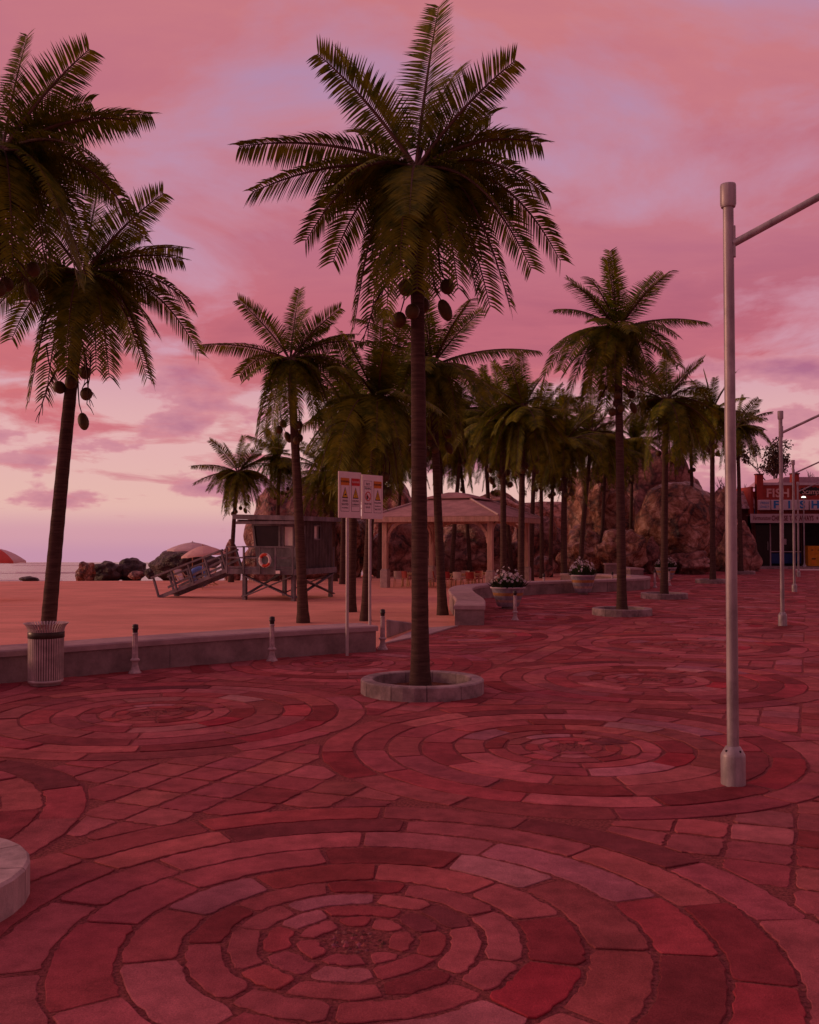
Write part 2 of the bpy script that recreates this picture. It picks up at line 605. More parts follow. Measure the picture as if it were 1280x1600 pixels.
# banks of puffs low over the sea
mpb = n.new("ShaderNodeMapping")
mpb.inputs["Location"].default_value = (0.3, 6.7, 2.7)
mpb.inputs["Scale"].default_value = (7.5, 7.5, 19.0)
l.new(nrm.outputs[0], mpb.inputs["Vector"])
nb = n.new("ShaderNodeTexNoise")
nb.inputs["Scale"].default_value = 1.0
nb.inputs["Detail"].default_value = 8
nb.inputs["Roughness"].default_value = .55
l.new(mpb.outputs[0], nb.inputs["Vector"])
bmask = ramp([(0, (0, 0, 0)), (.066, (0, 0, 0)), (.095, (.13, .13, .13)), (.15, (.17, .17, .17)), (.20, (.10, .10, .10)), (.25, (0, 0, 0)), (1, (0, 0, 0))], zr)
fb_ = math_('MULTIPLY', math_('SUBTRACT', math_('ADD', nb.outputs["Fac"], bmask), .635), 24.0, True)
fb_ = math_('MULTIPLY', fb_, math_('MULTIPLY', bmask, 14.0, True))
shade = math_('MULTIPLY', math_('SUBTRACT', math_('ADD', nb.outputs["Fac"], bmask), .64), 6.0, True)
col = mix(math_('MULTIPLY', fb_, .9), col, mix(shade, s2l((212, 142, 152)), s2l((168, 98, 130))))
# coral glow low on the sunset side
dt = n.new("ShaderNodeVectorMath")
dt.operation = 'DOT_PRODUCT'
l.new(nrm.outputs[0], dt.inputs[0])
dt.inputs[1].default_value = Vector((-.62, .76, .17)).normalized()
glow = math_('MULTIPLY', math_('POWER', math_('MAXIMUM', dt.outputs["Value"], 0.0), 5.0), .34)
glow = math_('MULTIPLY', math_('MULTIPLY', glow, f1), ramp([(0, (1, 1, 1)), (.22, (1, 1, 1)), (.36, (.15, .15, .15)), (1, (0, 0, 0))], zr))
col = mix(glow, col, s2l((222, 112, 100)))
# the side of the sky away from the sunset is dimmer
away = ramp([(0, (.34, .31, .34)), (.35, (.55, .52, .53)), (.62, (1, 1, 1)), (1, (1.0, 1.0, 1.0))],
            math_('ADD', math_('MULTIPLY', dt.outputs["Value"], .5), .5))
col = mix(1.0, col, away, 'MULTIPLY')
sky = n.new("ShaderNodeTexSky")
sky.sky_type = 'NISHITA'
sky.sun_disc = False
sky.sun_elevation = SUN_EL
sky.sun_rotation = SUN_AZ
bg1 = n.new("ShaderNodeBackground")
l.new(col, bg1.inputs[0])
bg1.inputs[1].default_value = 1.04
bg2 = n.new("ShaderNodeBackground")
l.new(sky.outputs[0], bg2.inputs[0])
bg2.inputs[1].default_value = .003
ad = n.new("ShaderNodeAddShader")
l.new(bg1.outputs[0], ad.inputs[0])
l.new(bg2.outputs[0], ad.inputs[1])
out = n.new("ShaderNodeOutputWorld")
l.new(ad.outputs[0], out.inputs[0])

sun = bpy.data.lights.new("sun", 'SUN')
sun.energy = 1.15
sun.angle = R(14)
sun.color = (1, .50, .30)
so = bpy.data.objects.new("sun", sun)
C.objects.link(so)
so.rotation_euler = (-SUN).to_track_quat('-Z', 'Y').to_euler()

scene.view_settings.view_transform = 'Standard'
scene.view_settings.look = 'None'
scene.view_settings.exposure = 0
scene.view_settings.gamma = 1

# ------------------------------------------------------------------ outlines of the place
W1 = [(-15.5, 9.2), (-11.5, 13.0), (-7.05, 16.74), (-4.6, 18.8), (-2.67, 20.3), (-1.5, 21.05), (-.72, 21.5)]      # plaza-side foot of the near wall
W2C = [(1.72, 28.0), (1.93, 31), (1.90, 34.5), (1.98, 37.6), (2.5, 40.1), (3.7, 41.9), (6.0, 43.9), (9.3, 46.0), (11.3, 48.0), (11.7, 50.3), (10.6, 52.4), (8.5, 53.8)]
W3C = [(14.6, 62.5), (14.4, 67.5), (16.0, 71.0), (18.6, 72.3), (21.5, 72.4)]
w1 = catmull([(x, y, 0) for x, y in W1])
w1c = []
for i, p in enumerate(w1):
    t = (w1[min(i + 1, len(w1) - 1)] - w1[max(i - 1, 0)]).normalized()
    w1c.append(p + Vector((-t.y, t.x, 0)) * .45)
w2c = catmull([(x, y, 0) for x, y in W2C])
w3c = catmull([(x, y, 0) for x, y in W3C])

plaza_poly = [(p.x, p.y) for p in w1c] + [(-.75, 22.4), (-.6, 23.35), (.47, 25.35), (1.42, 28.0)] + [(p.x, p.y) for p in w2c[1:]] + \
             [(11.5, 57)] + [(p.x, p.y) for p in w3c] + [(23, 76), (24, 79.2), (70, 79.2), (70, -8), (-20, -8)]

def inside(x, y, poly):
    r = False
    j = len(poly) - 1
    for i in range(len(poly)):
        xi, yi = poly[i]
        xj, yj = poly[j]
        if (yi > y) != (yj > y) and x < (xj - xi) * (y - yi) / (yj - yi) + xi:
            r = not r
        j = i
    return r

# ------------------------------------------------------------------ ground: sand sheet, sea, plaza bed
mb = MB()
ys = [-30, 0, 20, 35, 46, 52, 58, 64, 70, 76, 82, 90, 110, 135]
xs = [-400, -200, -120] + list(range(-90, 100, 4)) + [140, 250, 400]
def sand_z(x, y):
    t = max(0, (y + (x + 30) * -.10 - 50))
    z = SAND - min(4.0, .0012 * t * t if t < 40 else 1.92 + .09 * (t - 40))
    if x > -10:
        k = min(1, (x + 10) / 12)
        z = z * (1 - k) + SAND * k
    if y < 50:
        z = SAND
    return z + .03 * noise.noise(Vector((x * .2, y * .2, 0)))
vs = [(x, y, sand_z(x, y)) for y in ys for x in xs]
nx = len(xs)
mb.add(vs, [(j * nx + i, j * nx + i + 1, (j + 1) * nx + i + 1, (j + 1) * nx + i) for j in range(len(ys) - 1) for i in range(nx - 1)], 'sand', True)
struct(mb.build('beach_ground'))

SEAZ = -.95
mb = MB()
mb.add([(-400, 40, SEAZ), (0, 40, SEAZ), (0, 140, SEAZ), (-400, 140, SEAZ)], [(0, 1, 2, 3)], 'sea')
struct(mb.build('sea'))
# foam lines of small breakers running along the shore
mb = MB()
random.seed(5)
for k in range(26):
    yy = random.uniform(78, 136)
    x0 = random.uniform(-75, -8)
    L = random.uniform(4, 16)
    pts = []
    for i in range(9):
        t = i / 8
        pts.append((x0 + L * t, yy + .5 * noise.noise(Vector((x0 + t * 3, yy, 2))), .16 + .5 * math.sin(math.pi * t)))
    vs = [(x, y - wd * .5, SEAZ + .012) for x, y, wd in pts] + [(x, y, SEAZ + .05) for x, y, wd in pts] + [(x, y + wd * .4, SEAZ + .012) for x, y, wd in pts]
    mb.add(vs, [(r * 9 + i, r * 9 + i + 1, (r + 1) * 9 + i + 1, (r + 1) * 9 + i) for r in range(2) for i in range(8)], 'foam', True)
struct(mb.build('sea_foam'), 'stuff')

mb = MB()
mb.add([(x, y, 0) for x, y in plaza_poly], [tuple(range(len(plaza_poly)))[::-1]], 'mortar')
struct(mb.build('plaza_bed'))

# ------------------------------------------------------------------ paving: one 6 m tile, circles of stones, squares in the corners
RINGS = [.20, .38, .58, .80, 1.05, 1.42, 1.82, 2.22, 2.60, 3.0]
C0 = gp(555, 1470)
C0 = Vector((C0.x, C0.y, 0))
PAL = [(.48, .122, .136)] * 6 + [(.43, .106, .118)] * 4 + [(.54, .142, .155)] * 4 + [(.35, .068, .078)] * 2 + [(.55, .15, .16)] * 2 + [(.47, .100, .112)] * 2 + [(.56, .19, .21)]
def jit(c, rnd, a=.06):
    k = 1 + rnd.uniform(-a, a) * 2
    return tuple(max(0, x * k * (1 + rnd.uniform(-a, a))) for x in c)

def polar(u, v):
    p = gp(u, v) - C0
    x, y = p.dot(E1), p.dot(E2)
    return math.hypot(x, y), math.atan2(y, x) % (2 * math.pi)

ACCENT = [((780, 1370), (.60, .25, .27)), ((605, 1298), (.27, .065, .075)), ((790, 1555), (.46, .055, .078)), ((880, 1330), (.46, .13, .145)),
          ((240, 1540), (.58, .18, .20)), ((135, 1520), (.46, .095, .108)), ((1075, 1350), (.28, .070, .08)), ((345, 1400), (.46, .16, .19)),
          ((480, 1415), (.54, .20, .235)), ((690, 1330), (.54, .17, .19)), ((575, 1516), (.56, .19, .21)),
          ((640, 1450), (.30, .075, .09)), ((700, 1452), (.28, .075, .085)), ((1045, 1490), (.54, .095, .115)), ((1180, 1550), (.48, .075, .095))]
ACC = [(polar(*p), c) for p, c in ACCENT]

rnd = random.Random(11)
stones = []     # (kind, data, colour)
counts = [7, 8, 9, 9, 10, 10, 10, 11, 12]
for i in range(9):
    r0, r1 = RINGS[i], RINGS[i + 1]
    k = counts[i]
    cuts = sorted((j + rnd.uniform(-.22, .22)) / k * 2 * math.pi + rnd.uniform(0, .1) for j in range(k))
    off = rnd.uniform(0, 6.28)
    for j in range(k):
        a0, a1 = cuts[j] + off, (cuts[(j + 1) % k] + (2 * math.pi if j == k - 1 else 0)) + off
        c = jit(rnd.choice(PAL), rnd)
        for (pr, pa), ac in ACC:
            if r0 <= pr < r1 and ((pa - a0) % (2 * math.pi)) < (a1 - a0):
                c = ac
        stones.append(('ring', (r0, r1, a0, a1), c, rnd.random()))
# rows of squarish stones on the lattice between the circles
g = [-3, -2.52, -1.98, -1.5, -1.02, -.5, .03, .5, 1.0, 1.52, 1.98, 2.5, 3.0]
for i in range(12):
    for j in range(12):
        cx, cy = (g[i] + g[i + 1]) / 2, (g[j] + g[j + 1]) / 2
        if math.hypot(cx, cy) < 2.9:
            continue
        stones.append(('quad', (g[i], g[i + 1], g[j], g[j + 1]), jit(rnd.choice(PAL), rnd), rnd.random()))

def clip(poly, nx_, ny_, d):
    """keep the side where nx*x+ny*y >= d"""
    o_ = []
    for i in range(len(poly)):
        a, b_ = poly[i], poly[(i + 1) % len(poly)]
        da, db = nx_ * a[0] + ny_ * a[1] - d, nx_ * b_[0] + ny_ * b_[1] - d
        if da >= 0:
            o_.append(a)
        if (da >= 0) != (db >= 0):
            t = da / (da - db)
            o_.append((a[0] + (b_[0] - a[0]) * t, a[1] + (b_[1] - a[1]) * t))
    return o_

def outline(st, step, r_):
    kind, d = st[0], st[1]
    gap = .014 + .008 * st[3]
    if kind == 'ring':
        r0, r1, a0, a1 = d
        q0, q1 = r0 + gap, r1 - gap
        rm = (q0 + q1) / 2
        pts = []
        ch = min(.036, (q1 - q0) * .25)
        na = max(2, int(q1 * (a1 - a0) / step))
        no, ni = na, max(2, int(q0 * (a1 - a0) / step))
        A0, A1 = a0 + gap / q1, a1 - gap / q1
        B0, B1 = a0 + gap / q0, a1 - gap / q0
        for k in range(no + 1):
            t = k / no
            a = A0 + ch * .6 / q1 + (A1 - A0 - 1.2 * ch / q1) * t
            pts.append((a, q1 - (ch * .25 if k in (0, no) else 0)))
        pts.append((A1 + .0, q1 - ch))
        pts.append((B1, q0 + ch))
        for k in range(ni + 1):
            t = k / ni
            a = B1 - ch * .6 / q0 - (B1 - B0 - 1.2 * ch / q0) * t
            pts.append((a, q0 + (ch * .25 if k in (0, ni) else 0)))
        pts.append((B0, q0 + ch))
        pts.append((A0, q1 - ch))
        pts = [(rr * math.cos(a), rr * math.sin(a)) for a, rr in pts]
    else:
        x0, x1, y0, y1 = d
        x0, x1, y0, y1 = x0 + gap, x1 - gap, y0 + gap, y1 - gap
        pts = []
        c = .03
        cor = [(x0, y0), (x1, y0), (x1, y1), (x0, y1)]
        for k in range(4):
            a, b_ = Vector(cor[k]), Vector(cor[(k + 1) % 4])
            L = (b_ - a).length
            dn = (b_ - a) / L
            ns_ = max(1, int(L / step))
            for q in range(ns_ + 1):
                pts.append(tuple(a + dn * (c + (L - 2 * c) * q / ns_)))
        cx, cy = (x0 + x1) / 2, (y0 + y1) / 2
        rr = math.hypot(cx, cy)
        pts = clip(pts, cx / rr, cy / rr, 3.0 + gap)
        if len(pts) < 3:
            return None
        ar = sum(pts[i][0] * pts[(i + 1) % len(pts)][1] - pts[(i + 1) % len(pts)][0] * pts[i][1] for i in range(len(pts))) / 2
        if abs(ar) < .012:
            return None
    ja = .0125 if step < .3 else .008
    return [(x + r_.uniform(-ja, ja), y + r_.uniform(-ja, ja)) for x, y in pts]

pv, pf, pc, psm = [], [], [], []
def add_stone(pts2, col_, ox, rr, bev):
    base = len(pv)
    k = len(pts2)
    cx = sum(p[0] for p in pts2) / k
    cy = sum(p[1] for p in pts2) / k
    tx, ty = rr.uniform(-.006, .006), rr.uniform(-.006, .006)
    hh = rr.uniform(.006, .011)
    w_ = []
    for x, y in pts2:
        p = ox + E1 * x + E2 * y
        w_.append((p.x, p.y, x, y))
    def top(x, y, dz):
        return hh + dz + tx * (x - cx) / .5 + ty * (y - cy) / .5
    if bev:
        for (X_, Y_, x, y) in w_:
            pv.append((X_, Y_, .001))
        for (X_, Y_, x, y) in w_:
            pv.append((X_, Y_, top(x, y, -.004)))
        for i, (X_, Y_, x, y) in enumerate(w_):
            a, b_ = w_[i - 1], w_[(i + 1) % k]
            tx_, ty_ = b_[0] - a[0], b_[1] - a[1]
            L = math.hypot(tx_, ty_) or 1
            s_ = -1 if area_sign > 0 else 1
            nx_, ny_ = ty_ / L * s_, -tx_ / L * s_
            pv.append((X_ + nx_ * .006, Y_ + ny_ * .006, top(x, y, 0)))
        for i in range(k):
            j = (i + 1) % k
            pf.append((base + i, base + j, base + k + j, base + k + i)); pc.append(col_); psm.append(False)
            pf.append((base + k + i, base + k + j, base + 2 * k + j, base + 2 * k + i)); pc.append(col_); psm.append(False)
        pf.append(tuple(base + 2 * k + i for i in range(k))); pc.append(col_); psm.append(False)
    else:
        for (X_, Y_, x, y) in w_:
            pv.append((X_, Y_, top(x, y, -.004)))
        pf.append(tuple(base + i for i in range(k))); pc.append(col_); psm.append(False)

for a in range(-2, 15):
    for b_ in range(-3, 3):
        o_ = C0 + E1 * (6.02 * a) + E2 * (6.02 * b_)
        dist = math.hypot(o_.x, o_.y)
        if o_.y < -3 or abs(o_.x) > .62 * o_.y + 9 or o_.y > 82:
            continue
        rr = random.Random(100 + a * 17 + b_)
        step = .055 if dist < 11 else (.14 if dist < 20 else (.3 if dist < 38 else .6))
        for si, st in enumerate(stones):
            pts = outline(st, step, rr)
            if not pts:
                continue
            cc = st[2] if (a, b_) == (0, 0) else jit(st[2], rr, .07)
            if (a, b_) not in ((0, 0), (1, 0), (2, 0)) and rr.random() < .35:
                cc = jit(rr.choice(PAL), rr)
            ok = True
            for x, y in pts[::3]:
                p = o_ + E1 * x + E2 * y
                if not inside(p.x, p.y, plaza_poly):
                    ok = False
                    break
            if not ok:
                continue
            # orientation in world (E1,E2) is left handed: flip so faces look up
            wp = [(o_ + E1 * x + E2 * y) for x, y in pts]
            area_sign = sum(wp[i].x * wp[(i + 1) % len(wp)].y - wp[(i + 1) % len(wp)].x * wp[i].y for i in range(len(wp)))
            if area_sign < 0:
                pts = pts[::-1]
                area_sign = 1
            add_stone(pts, cc, o_, rr, dist < 34)
        # rubble in the eye of the circle
        if dist < 30:
            for q in range(60 if dist < 10 else 25):
                t, r_ = rr.uniform(0, 6.28), (.19) * math.sqrt(rr.random())
                sz = rr.uniform(.008, .024)
                px_, py_ = r_ * math.cos(t), r_ * math.sin(t)
                poly = [(px_ + sz * math.cos(z) * rr.uniform(.7, 1.2), py_ + sz * math.sin(z) * rr.uniform(.7, 1.2)) for z in (6, 5, 4, 3, 2, 1)]
                p0 = o_ + E1 * px_ + E2 * py_
                if not inside(p0.x, p0.y, plaza_poly):
                    continue
                base = len(pv)
                for x, y in poly:
                    p = o_ + E1 * x + E2 * y
                    pv.append((p.x, p.y, .001))
                pv.append((p0.x, p0.y, sz * .7))
                cc = jit((.34, .115, .115), rr, .2)
                for i in range(6):
                    pf.append((base + (i + 1) % 6, base + i, base + 6)[::-1]); pc.append(cc); psm.append(False)
me = bpy.data.meshes.new('plaza_paving')
me.from_pydata(pv, [], pf)
ca = me.color_attributes.new('col', 'FLOAT_COLOR', 'CORNER')
flat = []
for p, c in zip(me.polygons, pc):
    flat += [c[0], c[1], c[2], 1.0] * p.loop_total
ca.data.foreach_set('color', flat)
me.materials.append(M['paver'])
me.update()
struct(link('plaza_paving', me))

# sloping concrete apron down to the beach
mb = MB()
ap = [(601, 1004), (668, 991), (716, 977), (655, 977)]
tp = [gp(*p, .03) for p in ap]
vs = [tuple(p) for p in tp[:3]] + [(tp[3].x, tp[3].y, -.05)]
bt = [(x, y, -.25) for x, y, z in vs]
mb.add(vs + bt, [(0, 1, 2, 3), (0, 4, 5, 1), (1, 5, 6, 2), (2, 6, 7, 3), (3, 7, 4, 0)], 'coping')
struct(mb.build('beach_path'))
mb = MB()
a, b_, c = gp(604, 991, 0), gp(604, 975, 0), gp(648, 976, 0)
mb.add([(a.x, a.y, -.1), (c.x, c.y, -.1), (c.x, c.y + .3, -.1), (a.x, a.y + .3, -.1), (a.x, a.y, .36), (c.x, c.y, .02), (c.x, c.y + .3, .02), (a.x, a.y + .3, .36)],
       [(0, 1, 5, 4), (4, 5, 6, 7), (3, 0, 4, 7), (2, 3, 7, 6), (1, 2, 6, 5)], 'concrete')
tag(mb.build('cheek_wall'), 'low sloping grey concrete cheek wall beside the beach ramp, behind the third bollard', 'wall')

# ------------------------------------------------------------------ seat walls
def ribbon(mb, path, prof, m):
    """prof: closed list of (offset to the left, z)"""
    k = len(prof)
    vs, fs = [], []
    for i, p in enumerate(path):
        t = (path[min(i + 1, len(path) - 1)] - path[max(i - 1, 0)])
        t.z = 0
        t.normalize()
        nl = Vector((-t.y, t.x, 0))
        for o_, z in prof:
            vs.append((p.x + nl.x * o_, p.y + nl.y * o_, z))
    for i in range(len(path) - 1):
        for j in range(k):
            j2 = (j + 1) % k
            fs.append((i * k + j, i * k + j2, (i + 1) * k + j2, (i + 1) * k + j))
    mb.add(vs, fs, m)
    mb.add(vs[:k], [tuple(range(k))[::-1]], m)
    mb.add(vs[-k:], [tuple(range(k))], m)

def seat_wall(path, label, half=.42, joints=6):
    t = thing('seat_wall', label, 'wall', tuple(path[0]), 0, 'curved concrete seat walls')
    p = [q - path[0] for q in path]
    mb = MB()
    k = max(3, int(len(p) / max(2, joints)))
    i = 0
    while i < len(p) - 1:
        seg = p[i:i + k + 1]
        if i + k + 1 >= len(p) - 2:
            seg = p[i:]
        sg = [q.copy() for q in seg]
        sg[0] = sg[0] + (sg[1] - sg[0]).normalized() * .006
        sg[-1] = sg[-1] - (sg[-1] - sg[-2]).normalized() * .006
        ribbon(mb, sg, [(half, -.15), (half, .455), (-half, .455), (-half, -.15)], 'concrete')
        i += len(seg) - 1
    mb.build('wall_body', t)
    mb = MB()
    hh = half + .035
    q0 = [v.copy() for v in p]
    q0[0] = q0[0] - (q0[1] - q0[0]).normalized() * .035
    q0[-1] = q0[-1] + (q0[-1] - q0[-2]).normalized() * .035
    ribbon(mb, q0, [(hh, .457), (hh, .545), (hh - .025, .57), (-hh + .025, .57), (-hh, .545), (-hh, .457)], 'coping')
    mb.build('coping', t)
    return t

seat_wall(w1c, 'long pale concrete seat wall along the beach behind the slatted bin')
seat_wall(w2c, 'S-curved concrete seat wall winding past the striped flower tubs')
seat_wall(w3c, 'farthest low concrete seat wall, below the rocks at the end of the beach')
mb = MB()
a = at(953, 893, 71)
mb.box((-.45, -.3, 0), (.45, .3, .72), 'concrete')
mb.box((-.52, -.37, .722), (.52, .37, .82), 'coping')
o_ = mb.build('wall_pier', None, (13.6, 65.5, 0))
tag(o_, 'square pale pier with flat cap at the end of the farthest seat wall', 'pier')

# ------------------------------------------------------------------ tree rings
def ring_kerb(c, r, h, label, m='kerbstone', blocks=11, rot=0.2, wid=.2):
    t = thing('tree_ring', label, 'tree ring', c, rot, 'stone rings around the palms')
    mb = MB()
    for k in range(blocks):
        a0, a1 = 2 * math.pi * k / blocks + .006 / r, 2 * math.pi * (k + 1) / blocks - .006 / r
        vs = []
        ns_ = 3
        for i in range(ns_ + 1):
            a = a0 + (a1 - a0) * i / ns_
            for (q, z) in ((r, 0), (r, h - .02), (r - .02, h), (r - wid + .015, h), (r - wid, h - .015), (r - wid, 0)):
                vs.append((q * math.cos(a), q * math.sin(a), z))
        fs = [(i * 6 + j, (i + 1) * 6 + j, (i + 1) * 6 + j + 1, i * 6 + j + 1) for i in range(ns_) for j in range(5)]
        fs += [(0, 1, 2, 3, 4, 5), tuple(range(ns_ * 6 + 5, ns_ * 6 - 1, -1))]
        mb.add(vs, fs, m)
    mb.build('kerb', t)
    mb = MB()
    rr = random.Random(int(r * 1000))
    vs, fs = [(0, 0, .07)], []
    for j, q in enumerate((.3, .6, .85, 1.0)):
        for k in range(24):
            a = 2 * math.pi * k / 24
            vs.append(((r - wid - .002) * q * math.cos(a), (r - wid - .002) * q * math.sin(a), .06 + rr.uniform(-.015, .015) if q < 1 else .05))
    for k in range(24):
        fs.append((0, 1 + k, 1 + (k + 1) % 24))
        for j in range(3):
            fs.append((1 + j * 24 + k, 1 + (j + 1) * 24 + k, 1 + (j + 1) * 24 + (k + 1) % 24, 1 + j * 24 + (k + 1) % 24))
    mb.add(vs, fs, 'soil', True)
    struct(mb.build('soil', t), 'stuff')
    return t

def base(u, v, z=0.0):
    p = gp(u, v, z)
    return (p.x, p.y, z)

B_main = base(657, 1079)
RC = base(660, 1082)
ring_kerb(RC, 1.0, .23, 'grey stone ring of curved blocks around the nearest full-height palm')
ring_kerb((-3.52, 6.62, 0), .90, .25, 'pale stone ring of blocks cut off by the left edge, in the foreground', 'palestone', 10, .1, .26)
B8, B9, B10, B11 = base(972, 961), base(1038, 935), base(1114, 911), base(1158, 897)
ring_kerb(B8, .96, .23, 'grey stone ring around the palm halfway down the plaza', rot=.5)
ring_kerb(B9, .95, .23, 'grey stone ring around the palm beside the two far flower tubs', rot=.9)
ring_kerb(B10, .95, .22, 'grey stone ring around the palm in front of the round boulder', rot=.3)
ring_kerb(B11, .95, .22, 'farthest grey stone ring, beside the pointed rock near the shop', rot=.7)

# ------------------------------------------------------------------ palms
def frond_mesh(tip, ctrl, seed, leaf=.64, name='frond', roll=0.0):
    rr = random.Random(seed)
    P0, P1, P2 = Vector((0, 0, 0)), Vector(ctrl), Vector(tip)
    def pos(t):
        return P0 * (1 - t) ** 2 + P1 * 2 * t * (1 - t) + P2 * t * t
    def tan(t):
        return ((P1 - P0) * (1 - t) + (P2 - P1) * t).normalized()
    mb = MB()
    ks = [i / 12 for i in range(13)]
    mb.tube([pos(t) for t in ks], [.034 * (1 - t) ** .8 + .006 for t in ks], 'rachis', 5)
    L = sum((pos((i + 1) / 30) - pos(i / 30)).length for i in range(30))
    nl = int(L * .88 / .034)
    up = Vector((0, 0, 1))
    horiz = Vector((P2.x, P2.y, 0))
    if horiz.length < .5:
        horiz = Vector((P1.x + .1, P1.y - .6, 0))
    horiz.normalize()
    sref = horiz.cross(up).normalized()
    for side in (-1, 1):
        for i in range(nl):
            t = .12 + .88 * (i + .5 + rr.uniform(-.2, .2)) / nl
            T = tan(t)
            S = (sref - T * sref.dot(T)).normalized()
            N = S.cross(T).normalized()
            ro = roll * (1 - .3 * t)
            S, N = S * math.cos(ro) + N * math.sin(ro), N * math.cos(ro) - S * math.sin(ro)
            if rr.random() < .03:
                continue
            s_ = (t - .12) / .88
            ll = leaf * (min(1, .55 + s_ * 2.4) if s_ < .3 else (1.0 - .50 * ((s_ - .3) / .7) ** 1.6)) * rr.uniform(.88, 1.06)
            fw = .22 + .42 * s_ + rr.uniform(-.06, .06)
            gr = (.34 if T.z < .55 else .16) + rr.uniform(-.08, .10)
            flatness = max(0, 1 - abs(T.z) * 1.15)
            d0 = (S * side * .95 + T * fw + N * .18 + Vector((0, 0, -.45 * flatness))).normalized()
            d1 = (d0 + Vector((0, 0, -gr))).normalized()
            d2 = (d0 + Vector((0, 0, -gr * 1.5))).normalized()
            p0 = pos(t) + N * .012
            p1 = p0 + d0 * ll * .30
            p2 = p1 + d1 * ll * .38
            p3 = p2 + d2 * ll * .36
            wv = (T - d0 * T.dot(d0)).normalized()
            wv = (wv + N * rr.uniform(-.45, .25)).normalized()
            w0, w1_, w2_ = .009, .018, .0135
            vs = [p0 - wv * w0, p0 + wv * w0, p1 - wv * w1_, p1 + wv * w1_, p2 - wv * w2_, p2 + wv * w2_, p3]
            mb.add(vs, [(0, 1, 3, 2), (2, 3, 5, 4), (4, 5, 6)], 'frond')
    return mb.mesh(name)

CROWN = (650, 265)
YC = B_main[1]
cw = at(*CROWN, YC)
SPEC = [  # tip px, depth offset, bulge up, outward share of the control point, roll
    ((686, 10), .45, .0, .35, .15), ((496, 84), -.25, .34, .45, .75), ((532, 92), .9, .25, .45, .5), ((806, 94), -.25, .34, .45, -.75),
    ((845, 224), .35, .85, .5, -.5), ((830, 212), 1.3, .7, .5, -.3), ((852, 304), -.6, .75, .55, -.45), ((876, 408), .15, .95, .6, -.55),
    ((797, 480), -.5, .95, .55, -.5), ((766, 480), .7, .8, .55, -.5), ((374, 229), .0, .75, .5, .5), ((395, 300), -1.1, 1.2, .5, .5),
    ((478, 377), .2, .8, .55, .55), ((553, 515), -.4, .95, .6, .5), ((604, 492), -1.0, .8, .7, .3), ((652, 455), -1.2, .9, .7, 0),
    ((640, 335), -1.75, .55, .5, 0), ((716, 452), -1.1, .85, .65, -.3), ((596, 450), .9, .8, .6, .4), ((690, 455), 1.0, .8, .6, -.4),
    ((755, 330), 1.7, .7, .5, -.4), ((560, 210), 1.9, .6, .5, .4), ((715, 110), 1.5, .3, .4, -.4), ((520, 410), 1.1, .7, .6, .5),
    ((672, 370), 2.1, .8, .5, 0), ((805, 365), -1.2, 1.2, .55, -.4), ((520, 298), -1.5, 1.1, .55, .4), ((735, 400), 1.3, .8, .6, -.4),
    ((745, 460), -.2, .85, .55, -.5), ((580, 500), .3, .85, .6, .5), ((635, 455), .5, .7, .8, .2), ((672, 450), .2, .7, .9, -.2),
    ((625, 430), -1.3, .75, .75, .2), ((830, 420), .9, .9, .55, -.5), ((505, 330), 1.0, .9, .55, .5), ((770, 180), .9, .5, .45, -.6)]
FRONDS = []
for k, ((u, v), dd, bl, os_, rl) in enumerate(SPEC):
    tip = at(u, v, YC + dd) - cw
    bl *= .58 if dd > -.9 else .12
    ctrl = Vector((tip.x * os_, tip.y * os_, max(tip.z * .5, tip.z * .12) + bl)) if tip.z > 0 else Vector((tip.x * os_, tip.y * os_, tip.z * .10 + bl))
    FRONDS.append(frond_mesh(tip, ctrl, 40 + k, roll=-rl))

# coconuts (round and long) and flower stalks
def nut_mesh(rx, rz):
    mb = MB()
    mb.ball((0, 0, 0), (rx, rx, rz), 'nut', 12, 8)
    mb.tube([(0, 0, rz * .95), (0.02, 0, rz + .2), (-.02, .03, rz + .42), (-.09, .08, rz + .7)], [.010, .012, .014, .016], 'stalk', 5)
    return mb.mesh('coconut')
NUT = [nut_mesh(.122, .135), nut_mesh(.108, .19)]
def stalk_mesh(seed):
    rr = random.Random(seed)
    mb = MB()
    p = Vector((0, 0, .55))
    pts = [p]
    d = Vector((.5, 0, -.5)).normalized()
    for i in range(7):
        d = (d + Vector((rr.uniform(-.1, .15), rr.uniform(-.2, .2), -.22))).normalized()
        p = p + d * .17
        pts.append(p)
    mb.tube(pts, [.026 - .0025 * i for i in range(8)], 'stalk', 5)
    for i in range(2, 8):
        for q in range(2):
            dd = (d + Vector((rr.uniform(-.9, .9), rr.uniform(-.9, .9), rr.uniform(-.5, .3)))).normalized()
            a = pts[i]
            m1 = a + dd * .13
            m2 = m1 + (dd + Vector((rr.uniform(-.3, .3), 0, -.6))).normalized() * .12
            mb.tube([a, m1, m2], [.010, .008, .004], 'stalk', 4)
    return mb.mesh('flower_stalk')
STALK = [stalk_mesh(1), stalk_mesh(2)]
NUTS = [(-.17, -.25, -2.05, 0), (-.28, -.15, -2.55, 0), (-.06, -.3, -2.45, 0), (.52, .05, -1.95, 0), (.48, -.1, -2.38, 1), (.12, .3, -2.2, 0)]

